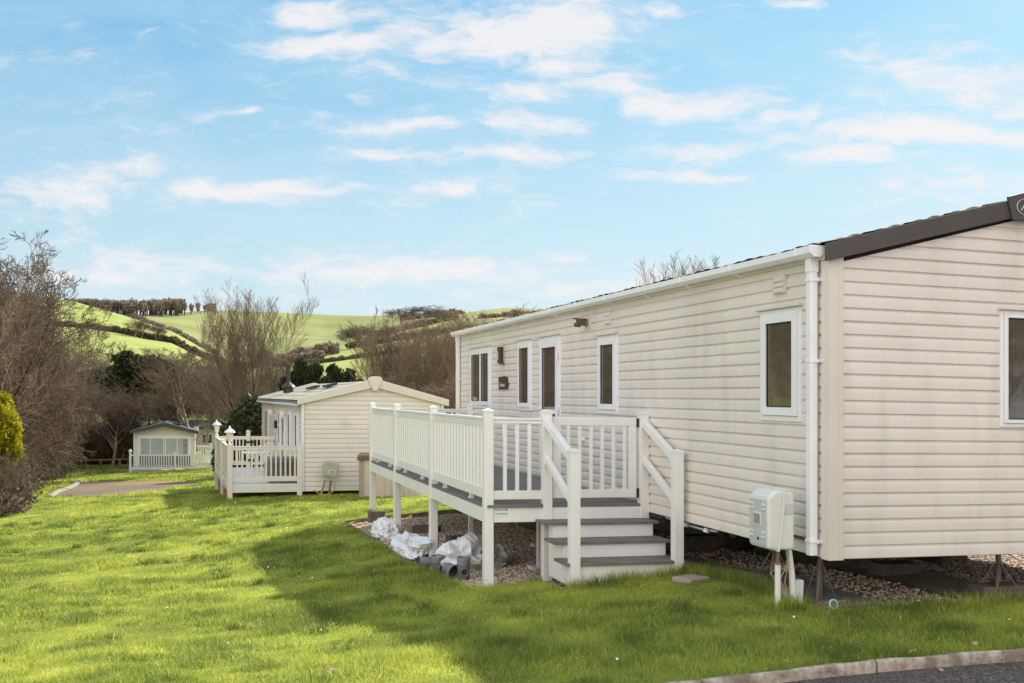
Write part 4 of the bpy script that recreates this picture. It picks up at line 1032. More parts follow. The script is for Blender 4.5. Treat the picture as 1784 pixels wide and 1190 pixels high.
# ---- third home, far left, with its deck
TH = Fr((233-CX)/F*69, 69, 16.6, fall=.018, z=0)
o = TH.P(0,0,-3.3); th = thing('mobile_home', o, 'small far mobile home with dark slate bargeboard and wide glazed front', 'mobile home')
TW, TL = 3.85, 9.0; zb, ze = -3.1, -.82
mb = MB(TH); mb.box(.03,TW-.03,.03,TL,zb,ze); mb.prism([(.03,ze-.02),(TW-.03,ze-.02),(TW/2,ze+.48)], 'v', .04, TL); mb.build('body', M['dark'], th)
siding(TH, 'v', 0, -1, .0, TW, zb, ze, course=.14, ze=ze, sl=.26, zr=ze+.49).build('gable_wall', M['siding3'], th)
siding(TH, 'u', 0, -1, .0, TL, zb, ze, course=.14).build('side_wall', M['siding3'], th)
siding(TH, 'u', TW, 1, .0, TL, zb, ze, course=.14).build('side_wall', M['siding3'], th)
roof(TH, -.2, TW/2, ze+.03, .26, -.35, TL+.1, M['tile3'], th, wave=.4, amp=.01, course=.5, step=.2)
mb = MB(TH); mb.prism([(-.24,ze-.14),(-.24,ze+.06),(TW/2,ze+.63),(TW/2,ze+.36)], 'v', -.42, -.36); mb.prism([(TW+.24,ze-.14),(TW/2,ze+.36),(TW/2,ze+.63),(TW+.24,ze+.06)], 'v', -.419, -.361)
mb.prism([(TW/2-.2,ze+.34),(TW/2-.25,ze+.5),(TW/2,ze+.66),(TW/2+.25,ze+.5),(TW/2+.2,ze+.34)], 'v', -.45, -.43)
mb.build('bargeboard', M['greyeave'], th)
window(th, TH, 'v', 0, -1, .22, 3.62, -3.05, -1.06, fl=.07, fw=.14, mull=(1.03,1.88,1.98,2.72), cap=False, glassm='blind', name='glazed_front', bev=0)
mb = MB(TH); mb.box(3.10,3.34,-.040,-.032,-2.9,-1.32); mb.build('open_curtain_gap', M['bagd'], th)
mb = MB(TH); mb.box(.30,3.54,-.060,-.0535,-3.04,-2.40); mb.build('lower_dark_band', M['store'], th)  # plain dark strip across the lower glazing
mb = MB(TH); mb.box(-.02,.06,-.03,.0,zb,ze); mb.box(TW-.06,TW+.02,-.03,0,zb,ze); mb.build('corner_trim', M['white'], th)
for u, v in ((.9,3.5),(2.9,2.6),(2.6,1.2)):
    z = ze+.03+.26*(min(u, TW-u)+.2); mb = MB(TH); mb.box(u-.2,u+.2,v,v+.5,z,z+.12); mb.build('roof_vent', M['black'], th)
mb = MB(TH); mb.tube([(TW+.1,1.,ze),(TW+.1,1.,ze+.3)], .15, 10); mb.build('satellite_dish', M['white'], th)
o = TH.P(0,-2.2,-3.5); td = thing('raised_deck', o, 'far white deck with slatted railings in front of the glazed home', 'deck')
vd = -1.9; zr_ = (-3.02,-3.12,-2.32,-2.22); du1 = 5.5
mb = MB(TH); mb.box(-.1,du1,vd,0,-3.24,-3.20); mb.box(TW+.05,du1,0,3.0,-3.24,-3.20); mb.build('deck_floor', M['white'], td)
mb = MB(TH); mb.box(-.05,du1-.05,vd-.03,vd+.01,-3.52,-3.28); mb.build('front_beam', M['deckc'], td)
for u in (-.1, 2.62, du1): post(u, vd, -3.95, -2.05 if u else -2.1, td, TH, 'white', w=.07)
for a, b in ((-.03,2.55),(2.69,du1-.07)): rail_u(vd, a, b, td, n=16 if a < 0 else 17, fr=TH, m='white', z=zr_, bw=.032)
mb = MB(TH); mb.lathe((-.1,vd,-2.05), [(.12,0),(.10,.08),(.02,.18)], 8); mb.build('post_finial', M['white'], td)
rail_u(1.5, TW+.1, du1-.05, td, n=9, fr=TH, m='white', z=(-2.9,-3.05,-1.90,-1.78), bw=.035)
post(4.9, 1.5, -3.3, -1.65, td, TH, 'white', w=.07)
mb = MB(TH); mb.box(du1-.03,du1+.03,vd+.1,1.45,-2.32,-2.22); mb.box(du1-.03,du1+.03,vd+.1,1.45,-3.12,-3.02)
for k in range(20): mb.box(du1-.012,du1+.012,vd+.15+k*.165,vd+.22+k*.165,-3.02,-2.32)
mb.build('side_railing', M['white'], td)
for (u, l) in ((4.55, 'white patio chair on the far deck'),):
    o = TH.P(u,-.5,-3.2); t = thing('patio_chair', o, l, 'chair'); f2 = Fr(o.x,o.y,10,fall=0,z=o.z)
    mb = MB(f2); mb.box(-.25,.25,-.25,.25,.38,.42); mb.build('seat', M['white'], t)
    mb = MB(f2); mb.box(-.25,.25,.22,.26,.42,.9); mb.build('backrest', M['white'], t)
    for sx in (-1,1):
        for sy in (-1,1): mb = MB(f2); mb.box(sx*.23-.02,sx*.23+.02,sy*.23-.02,sy*.23+.02,0,.38); mb.build('leg', M['white'], t)
# fourth home, mostly hidden
FH = Fr((330-CX)/F*84, 84, 32, fall=.0, z=0); z4 = CAM-(797-HZ)/F*84
o = FH.P(0,0,z4); fh = thing('mobile_home', o, 'barely visible beige mobile home with dark roof behind the glazed one', 'mobile home')
mb = MB(FH); mb.box(0,9,0,3.5,z4,z4+2.3); mb.build('body', M['siding3'], fh)
mb = MB(FH); mb.prism([(-.3,z4+2.25),(-.3,z4+2.42),(1.75,z4+2.95),(3.8,z4+2.42),(3.8,z4+2.25)], 'u', -.3, 9.3); mb.build('roof', M['greyeave'], fh)
window(fh, FH, 'v', 0, -1, .9, 1.9, z4+1.0, z4+1.9, cap=False, bev=0)
# ------------------------------------------------------------------ trees
def gen_branches(seed, H=8., stems=1, nl=9, spread=.9, up=.35, wob=.22, r0=.16, levels=4, kids=(9,7,6,4), lens=(1,.45,.42,.42,.45), minr=.008, low=.25, ang=.75, stemlean=.25, tipk=.45):
    rnd = random.Random(seed); segs = []
    def grow(p, d, L, r, lev):
        n = 5 if lev == 0 else (4 if lev < 3 else 2 if lev < levels-0 else 2)
        pts = [p.copy()]; rad = [r]; q = p.copy(); dd = d.copy()
        for i in range(n):
            dd = (dd + Vector((rnd.gauss(0,wob), rnd.gauss(0,wob), rnd.gauss(0,wob)*.7+up*.18*(1 if lev else .6)))).normalized()
            q = q + dd*(L/n); pts.append(q.copy()); rad.append(max(minr, r*(1-.8*(i+1)/n)))
        segs.append((lev, pts, rad))
        if lev >= levels: return
        k = kids[min(lev, len(kids)-1)]; k = max(1, int(k*rnd.uniform(.75,1.25)+.5))
        for j in range(k):
            t0 = low if lev == 0 else .18
            t = t0+(1-t0)*(j+rnd.random())/k; x = t*n; i = min(int(x), n-1); f = x-i
            pp = pts[i].lerp(pts[i+1], f); rr = (rad[i]*(1-f)+rad[i+1]*f)*rnd.uniform(.38,.58)
            axis = (pts[i+1]-pts[i]).normalized(); ph = rnd.random()*6.283+j*2.4
            a = axis.orthogonal().normalized(); b = axis.cross(a)
            out = a*math.cos(ph)+b*math.sin(ph)
            th = ang*rnd.uniform(.7,1.25)
            nd = (axis*math.cos(th)+out*math.sin(th)+Vector((0,0,up*.4))).normalized()
            LL = L*lens[min(lev+1, len(lens)-1)]*(1.12-tipk*t)*rnd.uniform(.75,1.3)*(spread if lev == 0 else 1)
            grow(pp, nd, LL, max(minr, rr), lev+1)
    for s in range(stems):
        a = rnd.random()*6.28+s*6.28/stems; l = stemlean*(rnd.random()+.3) if stems > 1 else .05
        base = Vector((math.cos(a)*.12*stems*.4, math.sin(a)*.12*stems*.4, -.2)) if stems > 1 else Vector((0,0,-.2))
        grow(base, Vector((math.cos(a)*l, math.sin(a)*l, 1)).normalized(), H*rnd.uniform(.72,.9), r0*(1 if stems == 1 else .7), 0)
    return segs
def seg_mesh(name, segs, m, sides):
    V = []; Q = []; k = 0
    for pts, rad in segs:
        n = sides; up0 = None
        for i, p in enumerate(pts):
            d = (pts[min(i+1,len(pts)-1)]-pts[max(i-1,0)]).normalized()
            a = d.orthogonal().normalized(); b = d.cross(a)
            if up0 is not None:
                a = (up0 - d*up0.dot(d)).normalized(); b = d.cross(a)
            up0 = a
            for j in range(n):
                t = 6.28318*j/n; v = p+(a*math.cos(t)+b*math.sin(t))*rad[i]; V.append((v.x,v.y,v.z))
        for i in range(len(pts)-1):
            for j in range(n): Q.append((k+i*n+j, k+i*n+(j+1) % n, k+(i+1)*n+(j+1) % n, k+(i+1)*n+j))
        k += len(pts)*n
    return np_mesh(name, np.array(V), np.array(Q), mat=m, smooth=True)
PROTO = {}
def proto_tree(key, bark, twig, **kw):
    s = gen_branches(**kw)
    z9 = float(np.percentile([pp[-1].z for l, pp, r in s if l >= 2], 91))
    for l, pp, r in s:
        for p in pp:
            if p.z > z9: p.z = z9+(p.z-z9)*.66
    r9 = float(np.percentile([math.hypot(pp[-1].x, pp[-1].y) for l, pp, r in s if l >= 2], 88))
    for l, pp, r in s:
        for p in pp:
            q = math.hypot(p.x, p.y)
            if q > r9: f = (r9+(q-r9)*.5)/q; p.x *= f; p.y *= f
    t = seg_mesh('trunk', [(p, r) for l, p, r in s if l <= 1], M[bark], 6)
    c = seg_mesh('crown', [(p, r) for l, p, r in s if l > 1], M[twig], 3)
    PROTO[key] = (t, c, float(np.percentile([pp[-1].z for l, pp, r in s if l >= 2], 99)))
proto_tree('fan', 'barkd', 'twigl', seed=3, H=7.5, stems=5, kids=(10,6,5,4), up=.34, wob=.065, ang=.50, spread=.95, r0=.17, low=.30, stemlean=.38, minr=.0075, lens=(1,.58,.52,.5,.5), tipk=.25)
proto_tree('broad', 'barkl', 'twig', seed=5, H=7.5, stems=1, kids=(14,8,6,5), up=.2, wob=.11, ang=.80, spread=1.15, r0=.17, low=.2, minr=.008, lens=(1,.6,.52,.5,.5))
proto_tree('broad2', 'bark', 'twigm', seed=15, H=7.5, stems=2, kids=(12,8,6,5), up=.25, wob=.11, ang=.75, spread=1.05, r0=.14, low=.15, minr=.008, lens=(1,.55,.52,.5,.5))
proto_tree('thicket', 'bark', 'twigl', seed=9, H=5.2, stems=7, kids=(10,7,6,4), up=.28, wob=.13, ang=.7, spread=.95, r0=.08, low=.05, stemlean=.6, minr=.005, lens=(1,.5,.5,.5,.5))
proto_tree('thicket2', 'barkd', 'twig', seed=29, H=5.0, stems=8, kids=(9,7,6,4), up=.22, wob=.15, ang=.78, spread=.95, r0=.075, low=.04, stemlean=.65, minr=.005, lens=(1,.5,.5,.5,.5))
proto_tree('round', 'barkl', 'twigm', seed=41, H=5.5, stems=1, kids=(16,8,6,5), up=.12, wob=.1, ang=.9, spread=1.25, r0=.12, low=.28, minr=.009, lens=(1,.62,.5,.5,.5))
proto_tree('tall', 'barkd', 'twigl', seed=52, H=7.5, stems=3, kids=(10,6,5,4), up=.36, wob=.07, ang=.52, spread=.9, r0=.12, low=.18, stemlean=.34, minr=.0075, lens=(1,.56,.52,.5,.5), tipk=.25)
tcount = {}
def bare_tree(key, X, Y, h, label, group=None, rot=None, wide=1., name='bare_tree', cat='tree', dz=0):
    t, c, H = PROTO[key]; z = g1(X, Y)+dz
    o = thing(name, (X, Y, z), label, cat, group)
    s = h/H; o.scale = (s*wide, s*wide, s); o.rotation_euler = (0, 0, rot if rot is not None else random.random()*6.28)
    a = link('trunk', t, o); b = link('crown', c, o)
    return o
def px_tree(key, px, top, Y, label, **kw):
    X = (px-CX)/F*Y; z = g1(X, Y); h = CAM-(top-HZ)/F*Y-z
    return bare_tree(key, X, Y, h, label, **kw)

def leaf_cloud(name, lobes, n, size, m, seed=1, elong=1.6, surf=.55, parent=None, loc=None, updir=0., rag=.25):
    """leaf-sized faces through the volume of ellipsoid lobes (x,y,z,rx,ry,rz), thinned by noise"""
    r = np.random.default_rng(seed); lob = np.array(lobes, float); w = lob[:,3]*lob[:,4]*lob[:,5]; w = w**.75; w /= w.sum()
    idx = r.choice(len(lob), n, p=w); L_ = lob[idx]
    d = r.normal(size=(n,3)); d /= np.linalg.norm(d, axis=1)[:,None]
    rad = r.random(n)**(surf*.6); 
    nz_ = vnoise(d[:,0]*3.1+idx*7+50, d[:,1]*3.1+d[:,2]*2.3+50, seed)
    rad = rad*(1-rag+2*rag*nz_)
    C = L_[:,:3]+d*L_[:,3:]*rad[:,None]
    keep = vnoise(C[:,0]*2.2/size*.06+90, C[:,1]*2.2/size*.06+C[:,2]*1.7/size*.06+90, seed+3) > .22
    C = C[keep]; d = d[keep]; rad = rad[keep]; n = len(C)
    s = size*(.6+.8*r.random(n)); a = r.normal(size=(n,3)); a[:,2] += updir*2; a += d*.8; a /= np.linalg.norm(a, axis=1)[:,None]
    b = np.cross(a, r.normal(size=(n,3))); b /= np.linalg.norm(b, axis=1)[:,None]
    A = a*(s*elong)[:,None]*.5; B = b*(s*.5)[:,None]
    V = np.stack([C-A, C+B, C+A, C-B], 1).reshape(-1, 3); Q = np.arange(n*4).reshape(n, 4)
    at_ = np.repeat(np.clip(.65*r.random(n)+.35*vnoise(C[:,0]*1.3, C[:,2]*1.3+C[:,1], seed+9), 0, 1), 4)
    me = np_mesh(name, V, Q, mat=m, attr=at_)
    return link(name, me, parent, loc)

# left boundary thicket
LT = [ # key, X, Y, height, width, label
 ('thicket',-17.6,32,8.2,.8,'tan twiggy thicket behind the golden conifer at the left edge'),
 ('thicket',-18.2,34,8.7,.8,'tall tan thicket whose arching twigs rise highest at the left edge'),
 ('thicket2',-19.6,37.5,8.8,.75,'dark stemmed thicket rising behind the highest twigs at the left'),
 ('thicket',-21.2,41,8.8,1.,'tan thicket with upright stems, fourth along the left boundary'),
 ('thicket2',-22.6,45,8.6,1.,'dark twiggy thicket halfway along the left boundary'),
 ('broad2',-24.2,49,9.2,1.1,'purple brown tree looming over the left boundary'),
 ('thicket',-26.2,53,8.8,1.,'tan thicket just left of the ivy covered bush'),
 ('broad',-28.0,58,9.2,1.05,'pale barked tree right behind the ivy covered bush'),
 ('broad2',-30.8,64,9.6,1.0,'purple brown tree beyond the ivy covered bush'),
 ('broad',-33.0,70,9.8,1.,'pale tree at the far corner of the left boundary'),
 ('thicket2',-17.6,34.5,4.4,.9,'low dark thicket beneath the golden conifer'),
 ('thicket',-19.2,38.5,4.6,1.,'low tan thicket, second along the lawn edge'),
 ('thicket2',-21.0,43,4.6,1.,'low dark thicket, third along the lawn edge'),
 ('thicket',-22.9,48,4.6,1.,'low tan thicket, fourth along the lawn edge'),
 ('thicket2',-25.0,53,4.8,1.,'low dark thicket, fifth along the lawn edge'),
 ('thicket',-27.6,59,4.6,.9,'low tan thicket beside the ivy covered bush'),
 ('thicket',-19.5,25,6.8,1.,'tan thicket just outside the left of the photo'),
 ('thicket2',-15.5,20,6.8,1.,'dark thicket outside the left of the photo'),
 ('thicket',-15.5,13,6.2,1.,'tan thicket opposite the near end of the large home'),
 ('broad',-21,28,9.5,1.,'pale barked tree behind the left thicket'),
 ('broad2',-21,20,9.,1.,'purple brown tree behind the left thicket'),
 ('broad',-25,37,10.,1.,'pale barked tree deep behind the left thicket'),
 ('broad2',-30,48,10.,1.,'purple brown tree deep behind the left thicket'),
 ('thicket',11.5,3.0,4.5,1.,'tan thicket added unseen across the road for the gable window to reflect'),  # last three are unseen, added to give the gable window a dark reflection
 ('thicket2',14.5,1.0,5.5,1.2,'dark thicket added out of view across the road as a window reflection'),
 ('broad2',18,4.5,8,1.,'purple brown tree added out of view across the road for window reflections')]
for k, X, Y, h, wd_, l in LT: bare_tree(k, X, Y, h, l, wide=wd_, group='bare shrubs and trees of the left boundary' if X < 0 else 'unseen shrubs added across the road for window reflections')
BR = [(-13.05,26.6,1.0),(-14.0,28.4,1.0),(-15.2,30.6,1.15),(-16.2,32.8,1.3),(-17.3,35.5,1.5),(-18.4,38.5,1.7),(-19.6,41.8,1.9),(-21.0,45.3,2.1),(-22.5,49,2.3),(-24.1,53,2.4),(-25.9,57.5,2.5),(-28.8,65,2.6),(-30.6,69,2.7)]
for i, (X, Y, h) in enumerate(BR):
    z = g1(X, Y); o = thing('bramble_bush', (X, Y, z), '%s brown bramble bush along the foot of the left thicket' % ['nearest, partly cut off','nearest whole','low, under the golden conifer,','first'  ,'second','third','fourth','fifth','sixth','seventh','eighth','ninth','farthest'][i], 'bush', 'bramble bushes at the foot of the left thicket')
    leaf_cloud('leaves', [(-.3,0,h*.35,1.2,1.6,h*.5),(-.8,.8,h*.6,1.2,1.6,h*.7),(.1,-.6,h*.22,.9,1.0,h*.35),(-1.2,1.4,h*.9,1.2,1.6,h*.9)], 9000, .06, M['bramble'], seed=60+i, elong=3.2, parent=o, rag=.4)
    t, c, H = PROTO['thicket2' if i % 2 else 'thicket']; b = link('stems', c, o); b.scale = (h*1.5/H,)*3; b.rotation_euler = (0,0,i*1.3)

# golden conifer
Y = 27.5; X = (-12-CX)/F*Y; z = CAM-(812-HZ)/F*Y
gc = thing('golden_conifer', (X, Y, g1(X,Y)), 'bright golden green conifer at the left edge', 'conifer')
zz = z-g1(X,Y)
mb = MB(); mb.tube([(X,Y,g1(X,Y)),(X,Y,z+1.2)], [.09,.04], 8); mb.build('trunk', M['bark'], gc)
leaf_cloud('crown', [(x*1.34, y*1.34, zz+z_*1.34, a_*1.34, b_*1.34, c_*1.34) for x, y, z_, a_, b_, c_ in [(0,0,.75,.42,.42,.72),(.05,0,.45,.46,.45,.4),(-.05,.1,1.15,.30,.3,.48),(.22,-.1,.5,.26,.26,.35),(.12,-.15,.95,.26,.26,.34),*[(.40*math.cos(q*2.4)*(1-.45*(q/16)), .40*math.sin(q*2.4)*(1-.45*(q/16)), .25+1.15*q/16, .13, .13, .19) for q in range(16)],(-.35,-.1,.7,.4,.4,.8),(.30,0,.72,.2,.22,.2),(0,-.3,.35,.3,.22,.22)]], 30000, .054, M['gold'], seed=5, elong=2.6, parent=gc, updir=.5, rag=.42)
# ivy covered bush
X, Y, z = at(93, 62); o = thing('ivy_bush', (X, Y, z), 'pale leaved ivy covered bush at the end of the brown thicket', 'bush')
leaf_cloud('leaves', [(0,0,1.2,.75,.8,1.5),(-.1,.1,2.8,.75,.8,1.3),(.05,0,.6,.65,.7,.8),(-.5,.3,3.5,.6,.7,.9)], 14000, .10, M['ivy'], seed=8, parent=o)
t, c, H = PROTO['thicket']; b = link('stems', t, o); b.scale = (.4,.4,.75)
# far hedge with rail fence in front
hx = [( (104-CX)/F*72, 72), ((240-CX)/F*74, 74)]
p = Vector(hx[0]+(0,)); lob = []
for k in range(16):
    X = hx[0][0]+(hx[1][0]-hx[0][0])*k/15; Y = 73+random.uniform(-.3,.3); z = g1(X, Y); lob.append((X,Y,z+1.0,.65,.9,1.1)); lob.append((X,Y+.3,z+2.0,.75,.9,.85+random.uniform(-.2,.3)))
o = thing('hedge', (lob[0][0], 73, lob[0][2]-1), 'brown twiggy hedge across the far end of the lawn', 'hedge')
lob = [(a-lob[0][0] if 0 else a-o.location.x, b-73, c-o.location.z, d, e, f) for a,b,c,d,e,f in lob]
leaf_cloud('leaves', lob, 42000, .12, M['hedge'], seed=4, parent=o, elong=2.4)
a = ((100-CX)/F*70, 70); b = ((232-CX)/F*70, 70); z0 = g1(*a); 
o = thing('rail_fence', (a[0], 70, z0), 'low brown timber rail fence in front of the far hedge', 'fence')
mb = MB(); mb.beam((a[0],70,z0+.62),(b[0],70,g1(*b)+.62),.05,.10); mb.build('rail', M['timber'], o)
mb = MB(); mb.beam((a[0],70,z0+.15),(b[0],70,g1(*b)+.15),.05,.12); mb.build('rail', M['timber'], o)
for k in range(4):
    X = a[0]+(b[0]-a[0])*(k+.3)/4; mb = MB(); mb.box(X-.06,X+.06,69.95,70.05,g1(X,70)-.1,g1(X,70)+.68); mb.build('post', M['timber'], o)

# middle belt of bare trees, photo column / top row / distance
BT = [('fan',447,508,56,'tall fan shaped bare tree standing alone against the pale hill, left of the middle home',.78),
 ('broad',342,614,72,'pale barked leaning tree behind the far glazed home',1.1),
 ('broad2',320,606,92,'purple brown tree behind the glazed home roof',1.2),
 ('round',352,634,78,'rounded bare tree right of the glazed home',1.1),
 ('round',212,668,80,'rounded pale twigged tree left of the glazed home',1.5),
 ('round',196,684,72,'rounded tree behind the far hedge',1.2),
 ('broad',150,628,84,'pale trunked tree above the far hedge',1.2),
 ('broad2',118,616,75,'purple brown tree next to the ivy covered bush',1.2),
 ('broad2',165,606,100,'wide twiggy tree behind the far hedge, below the hedge line',1.3),
 ('broad',245,671,74,'bare tree in front of the dark pines',1.1),
 ('broad2',275,680,77,'brown tree directly behind the glazed home',1.3),
 ('broad',300,656,110,'pale branched tree right of the left pines',1.2),
 ('broad2',372,616,100,'dense brown tree left of the tall fan shaped one',1.2),
 ('broad',392,628,90,'pale stemmed tree behind the cream deck lanterns',1.1),
 ('round',402,656,70,'low rounded tree behind the cream deck',1.1),
 ('broad2',430,644,96,'brown tree behind the fan shaped tree',1.3),
 ('broad',470,606,102,'bare tree right of the fan shaped tree',1.1),
 ('broad2',490,632,92,'brown tree above the middle home flue',1.2),
 ('round',520,676,88,'low twiggy tree above the mossy roof',1.3),
 ('broad2',560,690,84,'low brown tree behind the mossy roof',1.3),
 ('round',600,690,60,'low rounded tree behind the roof vents',1.2),
 ('thicket',640,668,60,'scrubby thicket right of the gable finial',1.4),
 ('tall',722,548,52,'tall bare tree with many upright stems right of the middle home',1.1),
 ('tall',748,566,60,'upright bare tree just right of the many stemmed one',1.2),
 ('fan',690,585,50,'thin leaning bare tree above the right slope of the middle roof',.9),
 ('fan',778,566,66,'fan shaped tree at the far end of the large home',1.1),
 ('tall',800,548,58,'bare tree touching the far end of the large home roof',1.1),
 ('broad2',668,668,75,'brown scrub tree behind the right slope of the middle roof',1.3),
 ('broad',705,668,80,'pale scrub tree between the middle home and the large home',1.2),
 ('broad2',760,662,78,'brown scrub tree beside the large home end',1.3),
 ('thicket',735,672,44,'thicket behind the white deck far end',1.6),
 ('thicket2',785,662,40,'dark thicket next to the far downpipe of the large home',1.6),
 ('thicket',700,680,42,'tan thicket above the white deck side panels',1.4),
 ('tall',845,556,70,'bare tree showing over the far roof edge of the large home',1.2),
 ('tall',905,540,60,'bare tree whose twigs show above the middle of the long gutter',1.1),
 ('tall',930,545,64,'second bare tree peeping over the long gutter',1.1),
 ('tall',1172,452,44,'leftmost of the twiggy crowns showing high above the large home roof',.65),
 ('tall',1212,456,46,'twiggy crown showing high above the large home roof, right of its twin',.65),
 ]
for k, px, top, Y, l, w in BT: px_tree(k, px, top, Y, l, wide=w, rot=2.2 if 'standing alone' in l else None, group='bare trees of the valley belt')
# extra belt behind, to close the valley floor
for i in range(26):
    px = -40+i*38+random.uniform(-12,12); Y = random.uniform(108, 165)
    if 540 < px < 660: continue
    top = 655+random.uniform(-14,14) if px < 560 else 662+random.uniform(-10,10)
    px_tree(random.choice(['broad','broad2','round']), px, top, Y, 'small bare tree deep in the wooded valley floor', wide=1.35, group='indistinct trees deep in the valley wood')
# trunks seen over the pasture behind the glazed home
# dark pines
def pine_mesh(seed):
    r = random.Random(seed); H = 9; lobes = []
    for k in range(12):
        a = r.random()*6.28; t = r.random(); rad = 2.1*(1-.55*t); z = H*(.45+.5*t)
        lobes.append((math.cos(a)*rad*r.random(), math.sin(a)*rad*r.random(), z, .9+.5*r.random(), .9+.5*r.random(), .55+.35*r.random()))
    lobes.append((0,0,H*.95,.6,.6,.6)); return lobes
PM = []
for s in (1,2,3):
    o_ = leaf_cloud('crown', pine_mesh(s), 8000, .20, M['pine'], seed=70+s, elong=1.8); me_ = o_.data; bpy.data.objects.remove(o_)
    sg = gen_branches(seed=80+s, H=9, stems=1, kids=(12,3), levels=1, up=.1, wob=.05, r0=.2, low=.35, ang=1.1, lens=(1,.22))
    PM.append((seg_mesh('trunk', [(p, q) for l, p, q in sg], M['barkd'], 6), me_))
for i, (px, top, Y, w) in enumerate(((222,600,79,.9),(243,612,80,1.),(262,610,78,.9),(283,628,79,.9),(205,628,84,1.),(180,634,86,1.),(300,645,80,.8),(546,622,50,.55),(525,614,51,.5),(506,638,52,.6),(584,624,50,.5),(606,634,51,.6),(626,650,50,.6),(563,646,49,.6),(655,660,52,.6),(690,650,52,.6),(845,600,60,1.))):
    X = (px-CX)/F*Y; z = g1(X, Y); h = CAM-(top-HZ)/F*Y-z
    o = thing('pine_tree', (X, Y, z), ['leftmost low','second','tallest pointed','broad','lower','spreading','half hidden'][i % 7]+' dark pine '+('left of the fan shaped bare tree, number %d from the hedge' % (i+1) if i < 7 else 'above the middle home roof, number %d from the left' % (i-6)), 'pine tree', 'dark pines in the valley')
    s = h/9.6; o.scale = (s*w, s*w, s); o.rotation_euler = (0,0,i*1.1)
    link('trunk', PM[i % 3][0], o); link('crown', PM[i % 3][1], o)
# evergreen shrub beside the cream deck
X, Y, z = at(432, 44); o = thing('evergreen_shrub', (X, Y, z), 'large dark evergreen shrub behind the cream deck', 'shrub')
leaf_cloud('leaves', [(0,0,1.6,1.1,1.0,1.5),(-.6,0,1.0,.9,.9,1.2),(.7,.2,1.3,.9,.9,1.4),(.2,0,2.5,.8,.8,.9),(-.9,.2,.6,.6,.6,.7),(.8,0,2.3,.6,.6,.9)], 22000, .10, M['ever'], seed=31, parent=o, elong=2)
# hedgerows on the hills: one bushy line each
def hedgerow(pts, h, n, label, seed, m='hedge', size=.9, twmat='twigm', dens=1.0):
    P = [Vector(at(px, Y)) for px, Y in pts]; lob = []; r = random.Random(seed)
    for a, b in zip(P[:-1], P[1:]):
        k = max(2, int((b-a).length/(h*.55)))
        for j in range(k):
            q = a.lerp(b, (j+r.random()*.6)/k); z = g1(q.x, q.y); hh = h*r.uniform(.65,1.35); lob.append((q.x, q.y, z+hh*.22, h*r.uniform(.5,.8), h*.5, hh*.34))
    o = thing('hedgerow', P[0], label, 'hedgerow', 'hedgerows on the hills'); x0, y0, z0 = P[0]
    leaf_cloud('leaves', [(a-x0, b-y0, c-z0, d, e, f) for a,b,c,d,e,f in lob], n, size, M[m], seed=seed, parent=o, elong=1.6)
M['hrow'] = mat('hedgerow_twigs', (.12,.095,.07), .9, .1, attr=True, transl=.3, ramp=[(0,(.10,.08,.06)),(.6,(.20,.155,.12)),(1,(.30,.24,.18))])
M['hrow2'] = mat('pale_scrub_twigs', (.2,.16,.12), .9, .1, attr=True, ramp=[(0,(.20,.15,.12)),(.6,(.33,.26,.21)),(1,(.44,.36,.29))], transl=.3)
hedgerow([(95,326),(140,328),(200,332),(262,336),(306,338),(345,336),(400,330),(440,322)], 2.3, 13000, 'dark hedgerow running down across the left sunlit field', 1, 'hrow', .8)
hedgerow([(548,336),(600,334),(650,332),(700,330),(760,326),(830,322),(900,318)], 1.9, 9000, 'lower hedgerow rising to the right between the two bright fields', 2, 'hrow', .7)
hedgerow([(566,424),(600,424),(640,426),(680,424),(730,430),(800,436),(880,440)], 3.2, 13000, 'upper thick hedgerow along the top of the bright fields', 3, 'hrow', 1.)
hedgerow([(640,500),(680,520),(700,540),(740,560),(800,575)], 4, 10000, 'scrubby hedgerow climbing to the brown skyline', 4, 'hrow2', 1.4)
hedgerow([(250,470),(290,460),(330,450),(380,430)], 3.2, 7000, 'scrub line behind the crest of the left field', 5, 'hrow2', 1.1)
hedgerow([(440,400),(470,390),(500,395),(540,390),(575,380)], 5.5, 14000, 'pale purple scrub filling the hollow below the big hill', 6, 'hrow2', 1.3)
hedgerow([(455,360),(500,350),(540,352),(570,345)], 5.5, 12000, 'second band of pale scrub in the hollow above the pines', 7, 'hrow2', 1.3)
hedgerow([(700,640),(730,660),(760,680),(800,700)], 4.5, 8000, 'brown gorse covered knoll on the skyline left of the large home', 8, 'hrow2', 2.)
hedgerow([(840,560),(880,560),(930,570),(990,570)], 4.5, 8000, 'brown scrub below the right hand knoll', 9, 'hrow2', 1.5)
hedgerow([(228,600),(236,560),(240,520),(248,480)], 4, 5000, 'brown scrub spilling down below the skyline wood', 10, 'hrow', 1.3)
for i, (px, top, Y, w) in enumerate(((235,556,328,1.6),(247,562,330,1.3),(273,566,334,1.5),(282,570,336,1.2),(620,566,410,2.2),(605,575,405,1.6),(128,560,330,1.3),(700,536,560,2.),(745,532,560,2.5),(770,545,500,2.),(668,570,440,1.8))):
    px_tree('round', px, top, Y, 'small round bare tree in a hillside hedgerow', wide=w, group='small round trees on the hillside hedgerows')
